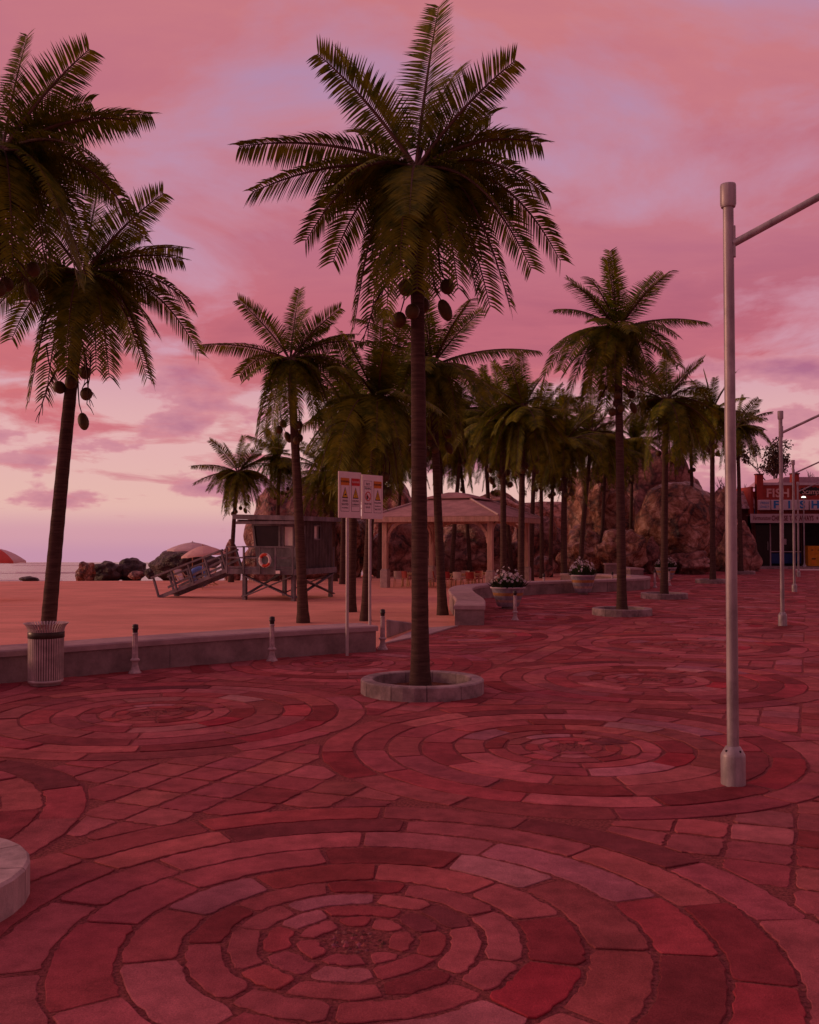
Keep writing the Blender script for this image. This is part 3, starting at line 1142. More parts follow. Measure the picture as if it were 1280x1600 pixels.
def palm(bs, crown, label, rz=0.0, sc=1.0, rb=.15, nuts=6, stalks=1, bend=.25, nutrot=0.0, drop=(), up=.80, nutlist=None):
    bs = Vector(bs)
    top = Vector(crown) - bs
    t = thing('palm_tree', label, 'palm tree', tuple(bs), 0, 'coconut palms along the beach and plaza')
    mb = MB()
    pts, rad = [], []
    NN = 46
    mid = Vector((top.x * bend, top.y * bend, top.z * .5))
    for i in range(NN + 1):
        s_ = i / NN
        p = mid * 2 * s_ * (1 - s_) + top * s_ * s_
        pts.append(p)
        rad.append((rb * (1 - .30 * s_) + rb * .42 * math.exp(-s_ * 26)) * (1 + (.018 if i % 2 else -.018)))
    pts[0] = pts[0] - Vector((0, 0, .12))
    mb.tube(pts, rad, 'trunk', 14)
    # leaf-base boss under the crown
    mb.ball(tuple(top + Vector((0, 0, -.22))), (.15 * sc, .15 * sc, .30 * sc), 'stalk', 10, 6)
    mb.build('trunk', t)
    rp_ = random.Random(label)
    for k, me_ in enumerate(FRONDS):
        if up < 1 and k > 9 and k not in (10, 22) and rp_.random() < .09:
            continue
        if k in drop or (k == 16 and up < 1):
            continue
        link('frond', me_, t, top, (0, 0, rz + (rp_.uniform(-.12, .12) if up < 1 else 0)), (1 if up == 1 else rp_.uniform(.90, 1.06)) * sc * (up if k in (0, 2, 22) else 1))
    for k in range(len(nutlist) if nutlist else nuts):
        x, y, z, kd = (nutlist or NUTS)[k]
        c_, s_ = math.cos(nutrot), math.sin(nutrot)
        link('coconut', NUT[kd], t, top + Vector((x * c_ - y * s_, x * s_ + y * c_, z)) * sc, (.2, .1 * k, k), sc)
    for k in range(stalks):
        a = nutrot + math.pi + k * 2.0
        link('flower_stalk', STALK[k % 2], t, top + Vector((math.cos(a) * .35, math.sin(a) * .35, -2.25)) * sc, (0, 0, a), sc)
    return t

palm(B_main, cw, 'tall palm standing alone in the stone ring at the centre of the plaza', rb=.145, stalks=1, up=1)
# beach palms: base pixel on the sand, crown pixel
def bpalm(bu, bv, cu, cv, label, rz, d=None, z=SAND, dcr=0.0, **kw):
    kw.setdefault('sc', 1.0 if bu < 500 else 1.18)
    if d is None:
        b0 = gp(bu, bv, z)
    else:
        b0 = at(bu, bv, d)
        b0.z = z
    palm(b0, at(cu, cv, b0.y + dcr), label, rz, **kw)

bpalm(-52, 1050, 4, 238, 'big palm cut off by the left edge, its crown at the upper left', .0, d=17.9, dcr=-1.0, sc=1.02, rb=.15, nutrot=.5, stalks=2)
bpalm(70, 1046, 130, 430, 'leaning palm rising from behind the slatted bin', .22, d=19.6, rb=.155, bend=.42, nutrot=0.0, stalks=2,
      nutlist=[(.12, -.2, -2.02, 0), (-.14, -.25, -2.22, 0), (.16, -.22, -2.45, 0), (.10, -.2, -3.0, 1), (-.42, -.1, -2.3, 0)])
bpalm(474, 973, 453, 562, 'palm on the sand just right of the lifeguard tower', .12, rb=.165, bend=.35, nutrot=2.0)
bpalm(692, 961, 676, 572, 'palm directly behind the central palm, its crown showing on both sides', 3.2, rb=.16, bend=.6, nutrot=.4)
bpalm(549, 956, 556, 652, 'palm whose trunk rises just right of the left sign post', 1.2, rb=.16, bend=.4, nutrot=2.6)
bpalm(571, 970, 590, 628, 'leaning palm whose trunk rises behind the right sign post', 4.2, rb=.15, bend=.35, nutrot=1.4)
bpalm(814, 929, 818, 640, 'palm in front of the gazebo roof, the right one of its pair', .9, rb=.165, nutrot=0)
bpalm(787, 926, 786, 660, 'palm in front of the gazebo roof, the left one of its pair', 2.8, rb=.165, nutrot=3)
palm(B8, at(965, 517, B8[1]), 'tall palm in a stone ring halfway down the plaza, left of the big lamp post', 3.3, 1.06, .16, nutrot=.3)
palm(B9, at(1041, 626, B9[1]), 'palm in a stone ring beside the two far flower tubs', .3, 1.0, .16, nutrot=1.5)
palm(B10, at(1113, 642, B10[1]), 'palm in a stone ring just left of the big lamp post', 1.9, 1.0, .16, nutrot=.8)
palm(B11, at(1152, 668, B11[1]), 'farthest plaza palm, peeking out right of the big lamp post', 5.5, 1.0, .16, nutrot=0)
bpalm(882, 912, 884, 690, 'palm behind the second flower tub, left of the halfway plaza palm', 3.3, d=54, rb=.19, bend=-.6, nutrot=1)
bpalm(906, 900, 926, 676, 'leaning palm against the bright streaked rock face', .5, d=60, rb=.17, bend=.3, nutrot=2)
bpalm(847, 905, 845, 694, 'thin distant palm just right of the gazebo, left one of two', 2.4, d=64, rb=.15, nuts=3)
bpalm(860, 903, 866, 706, 'thin distant palm just right of the gazebo, right one of two', 4.6, d=66, rb=.15, nuts=3)
bpalm(361, 905, 372, 738, 'small distant palm standing alone beside the sea boulders', 0, d=60, rb=.15, nutrot=0, nuts=6)
bpalm(432, 905, 437, 716, 'distant palm rising behind the lifeguard tower roof', 1.5, d=62, rb=.15)
bpalm(523, 905, 514, 742, 'distant short palm between the tower and the signs', 3.0, d=60, rb=.16, nuts=4)
bpalm(690, 908, 688, 660, 'distant palm behind the gazebo, left of its back post', 5.2, d=64, rb=.16, nuts=4)
bpalm(706, 907, 726, 655, 'distant leaning palm behind the gazebo, right of its back post', 2.0, d=65, rb=.16, nuts=4)
for k_, (bu_, cu_, cv_, d_, lb_) in enumerate((
        (620, 630, 700, 70, 'far low-crowned palm between the right sign and the central trunk'),
        (655, 655, 655, 72, 'far palm almost hidden by the central trunk'),
        (735, 715, 700, 70, 'far low-crowned palm over the middle of the gazebo roof'),
        (830, 838, 660, 58, 'palm standing close behind the right corner of the gazebo'),
        (800, 775, 705, 68, 'far low-crowned palm over the right half of the gazebo roof'),
        (940, 948, 700, 70, 'far palm in front of the rock hill, left of the halfway palm'),
        (985, 990, 690, 73, 'far palm in front of the rock hill, right of the halfway palm'),
        (1085, 1078, 672, 70, 'far palm before the round boulder, left of the big lamp post'),
        (535, 540, 705, 56, 'low-crowned palm behind the left sign panel'))):
    bpalm(bu_, 905, cu_, cv_, lb_, k_ * 1.7, d=d_, rb=.15, nuts=3, bend=.2, nutrot=k_)
bpalm(593, 907, 598, 690, 'distant palm behind the left front gazebo post', .9, d=66, rb=.15, nuts=4)
bpalm(767, 905, 755, 640, 'distant palm behind the right front gazebo post', 3.9, d=66, rb=.16, nuts=4)

# ------------------------------------------------------------------ boulders
def boulder(u0, u1, vtop, vbase, d, label, m='rock', seed=1, depth=.85, sub=5, rough=.28, point=0.0, cut=.6, group='boulders around the beach'):
    a, b_ = at(u0, vbase, d), at(u1, vbase, d)
    zt = at((u0 + u1) / 2, vtop, d).z
    zb = a.z
    hw = (b_.x - a.x) / 2
    cx = (a.x + b_.x) / 2
    bm = bmesh.new()
    bmesh.ops.create_icosphere(bm, subdivisions=sub, radius=1)
    so_ = Vector((seed * 7.3, seed * 3.1, seed * 1.7))
    for v in bm.verts:
        p = v.co.copy()
        k = 1 + rough * 1.3 * noise.noise(p * 1.1 + so_) + rough * .8 * noise.noise(p * 2.3 + so_)
        dd = noise.voronoi(p * 1.9 + so_)[0]
        k += rough * .5 * (dd[1] - dd[0]) - rough * .2
        d2 = noise.voronoi(p * 4.6 + so_)[0]
        k += rough * .16 * (d2[1] - d2[0])
        k += rough * .07 * noise.fractal(p * 6 + so_, 1.0, 2.0, 4)
        q = p * k
        if point:
            q.x *= 1 - point * max(0, q.z)
        v.co = q
    xs_ = [v.co.x for v in bm.verts]
    zs_ = [v.co.z for v in bm.verts]
    x0, x1, z1 = min(xs_), max(xs_), max(zs_)
    hgt = max(.1, zt - zb)
    for v in bm.verts:
        v.co.x = (v.co.x - (x0 + x1) / 2) / ((x1 - x0) / 2) * hw
        v.co.y = v.co.y * hw * depth
        v.co.z = (v.co.z + cut) / (z1 + cut) * hgt
    me_ = bpy.data.meshes.new('boulder')
    bm.to_mesh(me_)
    bm.free()
    for p in me_.polygons:
        p.use_smooth = True
    me_.materials.append(M[m])
    o = link('boulder', me_, None, (cx, d, zb))
    tag(o, label, 'boulder', group)
    return o

boulder(905, 1140, 690, 889, 82, 'highest and widest rock hill behind the plaza palms', 'rock', 3, .5, 6, .26)
boulder(992, 1118, 752, 884, 71, 'huge smooth round glossy boulder in front of the rock hill', 'rockwet', 8, .9, 6, .12, cut=.92)
boulder(884, 990, 728, 886, 77, 'bright streaked rock face behind the leaning palm', 'rockwet', 12, .7, 6, .3)
boulder(928, 1008, 826, 889, 68, 'low brown rock left of the round glossy boulder', 'rockwet', 5, .9, 5, .3)
boulder(1000, 1036, 838, 888, 68.5, 'small dark rock between the low rock and the round boulder', 'rock', 21, .9, 5, .3)
boulder(1113, 1190, 812, 891, 74, 'pointed rough rock beside the shop front', 'rock', 6, .7, 6, .34, .45, cut=.15)
boulder(1040, 1112, 860, 892, 68, 'low heap of rubble rock at the foot of the round boulder', 'rock', 9, .8, 5, .42)
boulder(1092, 1160, 760, 890, 79, 'dark rock wedge between the hill and the shop', 'rock', 14, .6, 5, .3)
boulder(572, 692, 812, 907, 70, 'dark rock behind the left half of the gazebo', 'rock', 15, .7, 5, .3)
boulder(668, 812, 806, 906, 73, 'broad sloping rock behind the middle of the gazebo', 'rock', 16, .6, 6, .3)
boulder(785, 905, 790, 904, 74, 'tall mottled rock right of the gazebo', 'rock', 17, .7, 6, .32)
boulder(815, 872, 868, 904, 66.5, 'low round stone behind the curved seat wall', 'rock', 30, .8, 5, .25)
boulder(868, 952, 818, 896, 70, 'speckled dark rock under the streaked rock face', 'rockwet', 18, .8, 5, .34)
boulder(560, 672, 754, 900, 84, 'domed rock hill showing between the signs and the gazebo', 'rock', 19, .7, 6, .24)
boulder(486, 582, 776, 905, 70, 'reddish rock with a peak behind the left sign', 'rockwet', 20, .8, 6, .28)
boulder(382, 528, 752, 905, 68, 'great grey rock dome behind the lifeguard tower', 'rock', 22, .7, 6, .22)
boulder(378, 440, 836, 906, 63, 'squat brown rock behind the tower railings', 'rock', 24, .8, 5, .28)
boulder(640, 900, 765, 900, 92, 'long rock ridge rising behind the gazebo roof', 'rockwet', 25, .35, 6, .3)
boulder(345, 378, 842, 905, 66, 'small brown rock behind the top of the tower ramp', 'rock', 26, .8, 5, .25)
boulder(117, 150, 877, 906, 72, 'pale upright rock at the left end of the sea boulders', 'rockwet', 31, .8, 5, .28, group='boulders at the water')
boulder(138, 196, 876, 905, 74, 'long dark rock lying second from the left at the water', 'rocksea', 32, .8, 5, .25, group='boulders at the water')
boulder(176, 230, 871, 903, 75, 'rounded dark rock in the middle of the row at the water', 'rocksea', 33, .8, 5, .22, group='boulders at the water')
boulder(200, 226, 892, 903, 69, 'flat little grey stone in front of the sea boulders', 'rock', 34, .8, 4, .2, group='boulders at the water')
boulder(226, 244, 887, 901, 72, 'small stone tucked left of the largest sea boulder', 'rocksea', 35, .8, 4, .25, group='boulders at the water')
boulder(234, 345, 859, 901, 69, 'largest dark sea boulder behind the beach umbrellas', 'rocksea', 36, .7, 5, .2, group='boulders at the water')
boulder(30, 62, 900, 908, 76, 'flat wet rock washed by the sea at the far left', 'rocksea', 37, .7, 4, .2, group='boulders at the water')

# ------------------------------------------------------------------ lamp posts
def make_lamp(p, label):
    t = thing('street_lamp', label, 'street lamp', p, 0, 'tall steel lamp posts along the plaza')
    mb = MB()
    mb.lathe([(.059, .30), (.056, 2.5), (.053, 5.96)], 'pole', 20)
    mb.build('pole', t)
    mb = MB()
    mb.lathe([(.122, -.01), (.122, .29), (.118, .31), (.074, .385), (.062, .392)], 'pole', 22)
    for k in range(4):
        a = k * math.pi / 2 + .5
        mb.ball((.096 * math.cos(a), .096 * math.sin(a), .35), (.012, .012, .012), 'black', 6, 4)
    mb.build('base_collar', t)
    mb = MB()
    mb.lathe([(.070, 5.91), (.080, 5.94), (.080, 6.135), (.076, 6.15), (.0, 6.153)], 'pole', 20)
    mb.build('cap', t)
    mb = MB()
    d = (E2 * 1.0 + Vector((0, 0, .46))).normalized()
    a = Vector((0, 0, 5.53)) + E2 * .05
    mb.tube([a, a + d * 2.3], [.038, .034], 'pole', 14)
    mb.build('arm', t)
    mb = MB()
    mb.beam(Vector((0, 0, 5.39)) + E2 * .052, Vector((0, 0, 5.71)) + E2 * .052, .05, .035, 'pole', up=E2)
    mb.build('bracket', t)
    mb = MB()
    e = a + d * 2.25
    mb.ball(tuple(e + E2 * .25), (.32, .14, .07), 'pole', 14, 8)
    mb.build('lamp_head', t)
    return t
lamp = make_lamp(base(1146, 1226), 'nearest and tallest looking grey steel lamp post, at the right')
for (u, v, lb_) in ((1223, 978, 'second lamp post from the front, midway down the plaza'),
                    (1241.5, 925, 'third lamp post from the front, in front of the fish shop'),
                    (1248, 901.5, 'farthest tall lamp post, just before the fish shop')):
    dup(lamp, base(u, v), 0, lb_)

# ------------------------------------------------------------------ bollards
def make_bollard(p, label):
    t = thing('bollard', label, 'bollard', p, 0, 'ornamental bollards edging the plaza')
    mb = MB()
    mb.lathe([(.118, 0), (.118, .02), (.095, .045), (.075, .085), (.058, .15), (.055, .20), (.060, .222)], 'bollard', 16)
    mb.build('foot', t)
    mb = MB()
    mb.lathe([(.060, .222), (.088, .235), (.090, .252), (.066, .275), (.056, .285)], 'bollard', 16)
    mb.build('collar', t)
    mb = MB()
    vs, fs = [], []
    for zi, (r, z) in enumerate(((.057, .285), (.047, .72))):
        for k in range(32):
            a = 2 * math.pi * k / 32
            q = r * (1.0 if k % 4 < 2 else .84)
            vs.append((q * math.cos(a), q * math.sin(a), z))
    fs = [(k, (k + 1) % 32, 32 + (k + 1) % 32, 32 + k) for k in range(32)]
    mb.add(vs, fs, 'bollard')
    mb.lathe([(.050, .715), (.056, .725), (.056, .742), (.046, .752)], 'bollard', 16)
    mb.build('shaft', t)
    mb = MB()
    mb.lathe([(.046, .752), (.048, .80), (.060, .822), (.060, .842), (.053, .852), (.058, .868), (.052, .90), (.0, .912)], 'bollardcap', 16)
    mb.build('cap', t)
    return t
bol = make_bollard(base(211, 1052), 'bollard by the near wall, first right of the slatted bin')
for u, v, lb_ in ((425, 1033, 'bollard by the near wall, straight below the tower'),
                  (598, 1015, 'bollard at the end of the near wall, beside the sign posts'),
                  (805, 969, 'bollard standing directly in front of the nearest flower tub'),
                  (850, 928, 'bollard between the nearest and second flower tubs'),
                  (957, 923, 'bollard at the bend of the curved wall, left of the halfway palm'),
                  (1000, 894, 'small bollard in front of the farthest seat wall'),
                  (1023.5, 918, 'bollard just left of the palm beside the two far tubs'),
                  (1046, 915, 'bollard just right of the palm beside the two far tubs'),
                  (1078, 892, 'tiny far bollard before the rubble heap')):
    dup(bol, base(u, v), random.Random(u).uniform(0, 1), lb_)

# ------------------------------------------------------------------ bin
bp_ = at(71.5, 1066, 16.62)
t = thing('litter_bin', 'round slatted metal litter bin with flared rim against the near wall', 'bin', (bp_.x, 16.62, .015), .3)
mb = MB()
N = 44
prof = [(.285, .07), (.29, .5), (.293, .90), (.305, .96), (.335, 1.01), (.372, 1.045)]
for k in range(N):
    a0 = 2 * math.pi * k / N
    wd = 2 * math.pi / N * .30
    vs = []
    for r, z in prof:
        for (da, dr) in ((-wd, 0), (wd, 0), (wd, -.016), (-wd, -.016)):
            vs.append(((r + dr) * math.cos(a0 + da), (r + dr) * math.sin(a0 + da), z))
    fs = [(i * 4 + j, i * 4 + (j + 1) % 4, (i + 1) * 4 + (j + 1) % 4, (i + 1) * 4 + j) for i in range(5) for j in range(4)]
    fs += [(3, 2, 1, 0), (20, 21, 22, 23)]
    mb.add(vs, fs, 'binmetal')
mb.build('slats', t)
mb = MB()
mb.lathe([(.297, .795), (.300, .80), (.300, .895), (.297, .90), (.294, .89), (.294, .80)], 'binband', 40, cap=False)
mb.build('band', t)
mb = MB()
mb.lathe([(.245, .0), (.25, .03), (.285, .045), (.288, .085), (.27, .09)], 'binmetal', 40)
mb.build('base', t)
mb = MB()
mb.lathe([(.268, .09), (.27, .86), (.262, .86), (.262, .12)], 'bindark', 32, cap=False)
mb.build('liner', t)

# ------------------------------------------------------------------ warning signs
def sign(pu, pv, uL, uR, vT, d_label, notices):
    p = gp(pu, pv)
    t = thing('warning_sign', d_label, 'sign', (p.x, p.y, 0), 0, 'twin-notice warning signs by the beach entrance')
    yw = math.atan2(.57, .44)
    W, HH = .72, .98
    zt = at(pu, vT, p.y).z
    mb = MB()
    mb.tube([(0, 0, -.02), (0, 0, zt - .25)], .033, 'signmetal', 14)
    mb.build('post', t)
    T = Matrix.Translation((0, 0, zt)) @ Matrix.Rotation(yw, 4, 'Z')
    off = .02
    mb = MB(T)
    mb.box((-W / 2 + off, -.060, -HH), (W / 2 + off, -.036, 0), 'signwhite', bev=.003)
    mb.build('sign_panel', t)
    for k, nt_ in enumerate(notices):
        cx = off + (-.165 if k == 0 else .175)
        w_, top, bot = .27, -.135 - (0 if k == 0 else .0), -.845
        mb = MB(T)
        y = -.0615
        mb.box((cx - w_ / 2, y, bot), (cx + w_ / 2, -.0602, top), 'black')
        mb.box((cx - w_ / 2 + .008, y - .002, bot + .008), (cx + w_ / 2 - .008, y - .0002, top - .008), 'signwhite')
        yy = y - .0022
        if nt_[0]:
            mb.box((cx - w_ / 2 + .0, yy - .003, top - .155), (cx + w_ / 2, yy, top), nt_[0])
            put_text(mb, nt_[1], .062, (cx, yy - .005, top - .078), nt_[2], extrude=.001, sx=.95)
            a, b2 = top - .19, top - .43
            mb.prism([(cx - .095, b2), (cx + .095, b2), (cx, a)], yy - .002, yy, 'black')
            mb.prism([(cx - .075, b2 + .022), (cx + .075, b2 + .022), (cx, a - .035)], yy - .004, yy - .0022, 'yellow')
            if nt_[3] == 'fin':
                mb.prism([(cx - .035, b2 + .06), (cx + .04, b2 + .06), (cx + .03, b2 + .085), (cx + .0, b2 + .10)], yy - .006, yy - .0042, 'black')
            else:
                mb.box((cx - .007, yy - .006, b2 + .075), (cx + .007, yy - .0042, b2 + .15), 'black')
                mb.box((cx - .007, yy - .006, b2 + .045), (cx + .007, yy - .0042, b2 + .062), 'black')
            zz_ = top - .485
        else:
            put_text(mb, 'NO', .085, (cx, yy - .002, top - .075), 'black', extrude=.001)
            mb.box((cx - w_ / 2 + .012, yy - .001, top - .135), (cx + w_ / 2 - .012, yy + .0001, top - .128), 'black')
            put_text(mb, 'FISHING', .066, (cx, yy - .002, top - .175), 'black', extrude=.001, sx=.9)
            cz = top - .345
            Tr = Matrix.Translation((cx, yy - .003, cz)) @ Matrix.Rotation(R(90), 4, 'X')
            mb.lathe([(.105, -.001), (.105, .001), (.085, .001), (.085, -.001), (.105, -.001)], 'red', 28, T=Tr, smooth=False, cap=False)
            mb.beam((cx - .07, yy - .003, cz + .07), (cx + .07, yy - .003, cz - .07), .004, .018, 'red', up=(1, 0, 1))
            mb.prism([(cx - .055, cz - .05), (cx - .01, cz - .075), (cx + .0, cz - .02), (cx - .03, cz + .03), (cx - .05, cz + .02)], yy - .0025, yy - .0005, 'black')
            zz_ = top - .515
        for q, (tx, sz) in enumerate(nt_[4]):
            put_text(mb, tx, sz, (cx, yy - .002, zz_ - q * .075), 'black', extrude=.001, sx=.86)
        if k == 1:
            mb.box((cx - w_ / 2 + .012, yy - .001, bot + .105), (cx + w_ / 2 - .012, yy + .0001, bot + .111), 'black')
        mb.build('notice', t)
    return t
sign(542.5, 1025, 529, 562, 737.5, 'left white sign with orange and red headed notices on a thin post',
     [('orange', 'WARNING', 'black', 'fin', [('SHARK', .066), ('SIGHTED', .062), ('NO SWIMMING', .034)]),
      ('red', 'DANGER', 'signwhite', 'mark', [('STRONG', .062), ('CURRENTS', .055)])])
sign(578, 1016.5, 566, 595, 742.5, 'right white sign with the no fishing notice on a thin post',
     [(None, '', '', '', [('FROM THE', .055), ('ROCKS', .055)]),
      ('orange', 'WARNING', 'black', 'mark', [('POLLUTION', .05), ('WATER MAY BE', .034), ('UNSAFE TO SWIM', .03)])])

# ------------------------------------------------------------------ flower tubs
def flower_meshes(seed):
    rr = random.Random(seed)
    g_, f_ = MB(), MB()
    for k in range(420):
        a = rr.uniform(0, 6.283)
        r = .56 * math.sqrt(rr.random())
        h = rr.uniform(.2, .62) * (1 - .5 * (r / .6) ** 2)
        b0 = Vector((r * math.cos(a) * .85, r * math.sin(a) * .85, .66))
        d = Vector((math.cos(a) * r * .55 + rr.uniform(-.1, .1), math.sin(a) * r * .55 + rr.uniform(-.1, .1), h))
        sd = Vector((-d.y, d.x, 0))
        if sd.length < .01:
            sd = Vector((1, 0, 0))
        sd = (sd.normalized() + Vector((rr.uniform(-1, 1), rr.uniform(-1, 1), 0)) * .6).normalized()
        wd = rr.uniform(.018, .04)
        m1 = b0 + d * .6
        g_.add([b0 - sd * wd * .4, b0 + sd * wd * .4, m1 + sd * wd, b0 + d + sd * wd * .1, m1 - sd * wd], [(0, 1, 2, 3, 4)], 'leaf')
    for k in range(95):
        a = rr.uniform(0, 6.283)
        r = .60 * math.sqrt(rr.random())
        z = .70 + .66 * (1 - (r / .72) ** 2) * rr.uniform(.62, 1.12) + .06
        c = Vector((r * 1.05 * math.cos(a), r * 1.05 * math.sin(a), z))
        nrm_ = Vector((math.cos(a) * r + rr.uniform(-.6, .6), math.sin(a) * r + rr.uniform(-.6, .6) - .25, .5)).normalized()
        u_ = nrm_.orthogonal().normalized()
        v_ = nrm_.cross(u_)
        sz = rr.uniform(.038, .07)
        for q in range(5):
            t0 = q * 1.2566
            e1 = u_ * math.cos(t0) + v_ * math.sin(t0)
            e2 = u_ * math.cos(t0 + .5) + v_ * math.sin(t0 + .5)
            e3 = u_ * math.cos(t0 - .5) + v_ * math.sin(t0 - .5)
            f_.add([c, c + e3 * sz * .75 + nrm_ * .01, c + e1 * sz + nrm_ * .014, c + e2 * sz * .75 + nrm_ * .01], [(0, 1, 2, 3)], 'petal')
        f_.tube([c - nrm_ * .004, c - Vector((c.x * .25, c.y * .25, .22))], [.004, .004], 'leaf', 4, False)
    return g_.mesh('foliage'), f_.mesh('flowers')

def make_tub(p, label):
    t = thing('flower_tub', label, 'planter', p, 0, 'striped flower tubs on the plaza')
    P = lambda z: .36 + (.60 - .36) * ((z - .08) / .66) ** .8 if z > .08 else .36
    mb = MB()
    for z0, z1, m_ in ((.08, .24, 'potblue'), (.24, .33, 'potpale'), (.33, .47, 'potblue'), (.47, .58, 'potorange'), (.58, .72, 'potblue')):
        mb.lathe([(P(z0 + (z1 - z0) * i / 3), z0 + (z1 - z0) * i / 3) for i in range(4)], m_, 28)
    mb.build('pot', t)
    mb = MB()
    mb.lathe([(.59, .715), (.63, .725), (.635, .765), (.61, .78), (.56, .775), (.55, .70)], 'cornice', 28)
    mb.build('rim', t)
    mb = MB()
    mb.lathe([(.25, 0), (.24, .04), (.20, .082)], 'sleeve', 20)
    mb.build('foot', t)
    mb = MB()
    mb.lathe([(.0, .70), (.3, .69), (.553, .68)], 'soil', 20)
    mb.build('soil', t)
    g_, f_ = flower_meshes(3)
    link('foliage', g_, t, (0, 0, .02))
    link('flowers', f_, t, (0, 0, .02))
    return t
tub = make_tub(base(794, 951), 'nearest and largest looking striped flower tub, behind a bollard')
for u, v, rz_, lb_ in ((911, 928.5, 1.0, 'second striped flower tub, in front of the curved wall'),
                       (1040.5, 907, 2.2, 'striped flower tub between the two bollards by the far palm'),
                       (1026, 895, 4.0, 'farthest striped flower tub, partly behind another tub')):
    o_ = dup(tub, base(u, v), rz_, lb_)
    if u == 911:
        o_.scale = (.92, .92, 1.12)

# ------------------------------------------------------------------ lifeguard tower (local x along E2, local y along E1)
FL = Vector((-7.02, 41.55, SAND))
t = thing('lifeguard_tower', 'grey timber lifeguard tower on stilts with railed deck and ramp', 'lifeguard tower', tuple(FL), YAW)
DZ = 1.30          # deck top above sand
x0, x1, y1 = 0.0, 2.36, 3.40
mb = MB()
for (lx, ly) in ((0, 0), (x1, 0), (0, y1), (x1, y1)):
    q = MB()
    q.box((lx - .08, ly - .08, -.25), (lx + .08, ly + .08, DZ - .17), 'planks')
    q.build('leg', t)
q = MB()
zl, zh = .14, DZ - .26
for yy in (-.10, y1 + .10):
    q.beam((x0, yy, zl), (x1, yy, zh), .04, .16, 'planks', up=(0, 1, 0.01))
    q.beam((x0, yy + .045, zh), (x1, yy + .045, zl), .04, .16, 'planks', up=(0, 1, .01))
for xx in (-.10, x1 + .10):
    q.beam((xx, 0, zl), (xx, y1, zh), .04, .16, 'planks', up=(1, 0, 0.01))
    q.beam((xx + .045, 0, zh), (xx + .045, y1, zl), .04, .16, 'planks', up=(1, 0, .01))
q.build('cross_bracing', t)
dx0 = -.80
q = MB()
for i in range(16):
    xx = dx0 + (x1 + .12 - dx0) * i / 16
    q.box((xx + .006, -.14, DZ - .05), (xx + (x1 + .12 - dx0) / 16 - .006, y1 + .14, DZ), 'planks')
q.box((dx0, -.20, DZ - .20), (x1 + .14, -.142, DZ + .03), 'planks')
q.box((dx0, y1 + .142, DZ - .20), (x1 + .14, y1 + .2, DZ + .03), 'planks')
q.box((x1 + .142, -.20, DZ - .22), (x1 + .2, y1 + .2, DZ + .03), 'planks')
for yy in (.1, 1.2, 2.3, 3.3):
    q.box((dx0 + .02, yy - .04, DZ - .17), (x1 + .1, yy + .04, DZ - .052), 'planks')
q.build('deck', t)
# railing around the porch
q = MB()
RH = DZ + .93
for xx in (dx0 + .03, .07, .86, 1.62, x1 + .08):
    q.box((xx - .035, -.245, DZ - .17), (xx + .035, -.203, RH), 'planks')
q.box((dx0, -.26, RH + .001), (x1 + .14, -.17, RH + .045), 'planks')
q.box((dx0, -.198, DZ + .46), (x1 + .14, -.165, DZ + .53), 'planks')
q.box((dx0, -.198, DZ + .06), (x1 + .14, -.165, DZ + .13), 'planks')
q.build('railing', t)
q = MB()
for yy in (1.15, 2.3, y1 + .1):
    q.box((dx0 + .0, yy - .035, DZ), (dx0 + .06, yy + .035, RH), 'planks')
q.box((dx0, 1.0, RH + .001), (dx0 + .08, y1 + .14, RH + .045), 'planks')
q.box((dx0 + .062, 1.0, DZ + .46), (dx0 + .09, y1 + .14, DZ + .53), 'planks')
q.build('railing', t)
q = MB()
for xx in (x1 + .09,):
    for yy in (.55, y1 + .1):
        q.box((xx - .03, yy - .035, DZ), (xx + .03, yy + .035, RH), 'planks')
q.box((x1 + .075, .30, RH + .001), (x1 + .125, .80, RH + .04), 'planks')
q.box((x1 + .075, .30, DZ + .46), (x1 + .10, .80, DZ + .53), 'planks')
q.build('railing', t)
q = MB()
for xx in (-.1, .55):
    q.box((xx - .035, y1 + .06, DZ), (xx + .035, y1 + .1, RH), 'planks')
q.box((dx0, y1 + .06, RH + .001), (.2, y1 + .14, RH + .045), 'planks')
q.box((dx0, y1 + .103, DZ + .46), (.2, y1 + .13, DZ + .53), 'planks')
q.build('railing', t)
q = MB()
q.box((1.86 - .2, -.275, DZ - .16), (1.86, -.2475, DZ - .03), 'signwhite')
q.build('name_plate', t)
# cabin: front y=.82, back y=3.35 ; left wall leans outwards at the top
cy0, cy1, cx0, cx1 = .84, y1 + .02, .10, x1 + .06
ZT = 3.42
wl = 2.28      # sill height
def lean(z):
    return -.30 * (z - DZ) / (ZT - DZ)
q = MB()
th = .06
# front: boarding below the sill
q.add([(cx0 + lean(DZ), cy0, DZ), (cx1, cy0, DZ), (cx1, cy0, wl), (cx0 + lean(wl), cy0, wl),
       (cx0 + lean(DZ), cy0 + th, DZ), (cx1, cy0 + th, DZ), (cx1, cy0 + th, wl), (cx0 + lean(wl), cy0 + th, wl)],
      [(0, 1, 2, 3), (7, 6, 5, 4), (3, 2, 6, 7), (0, 3, 7, 4)], 'planks')
# front header and piers
hz = 3.16
q.add([(cx0 + lean(hz), cy0, hz), (cx1, cy0, hz), (cx1, cy0, ZT), (cx0 + lean(ZT), cy0, ZT),
       (cx0 + lean(hz), cy0 + th, hz), (cx1, cy0 + th, hz), (cx1, cy0 + th, ZT), (cx0 + lean(ZT), cy0 + th, ZT)],
      [(0, 1, 2, 3), (7, 6, 5, 4), (0, 4, 5, 1)], 'planks')
for (a, b_) in ((1.16, 1.36), (1.90, cx1)):
    q.box((a, cy0, wl), (b_, cy0 + th, hz), 'planks')
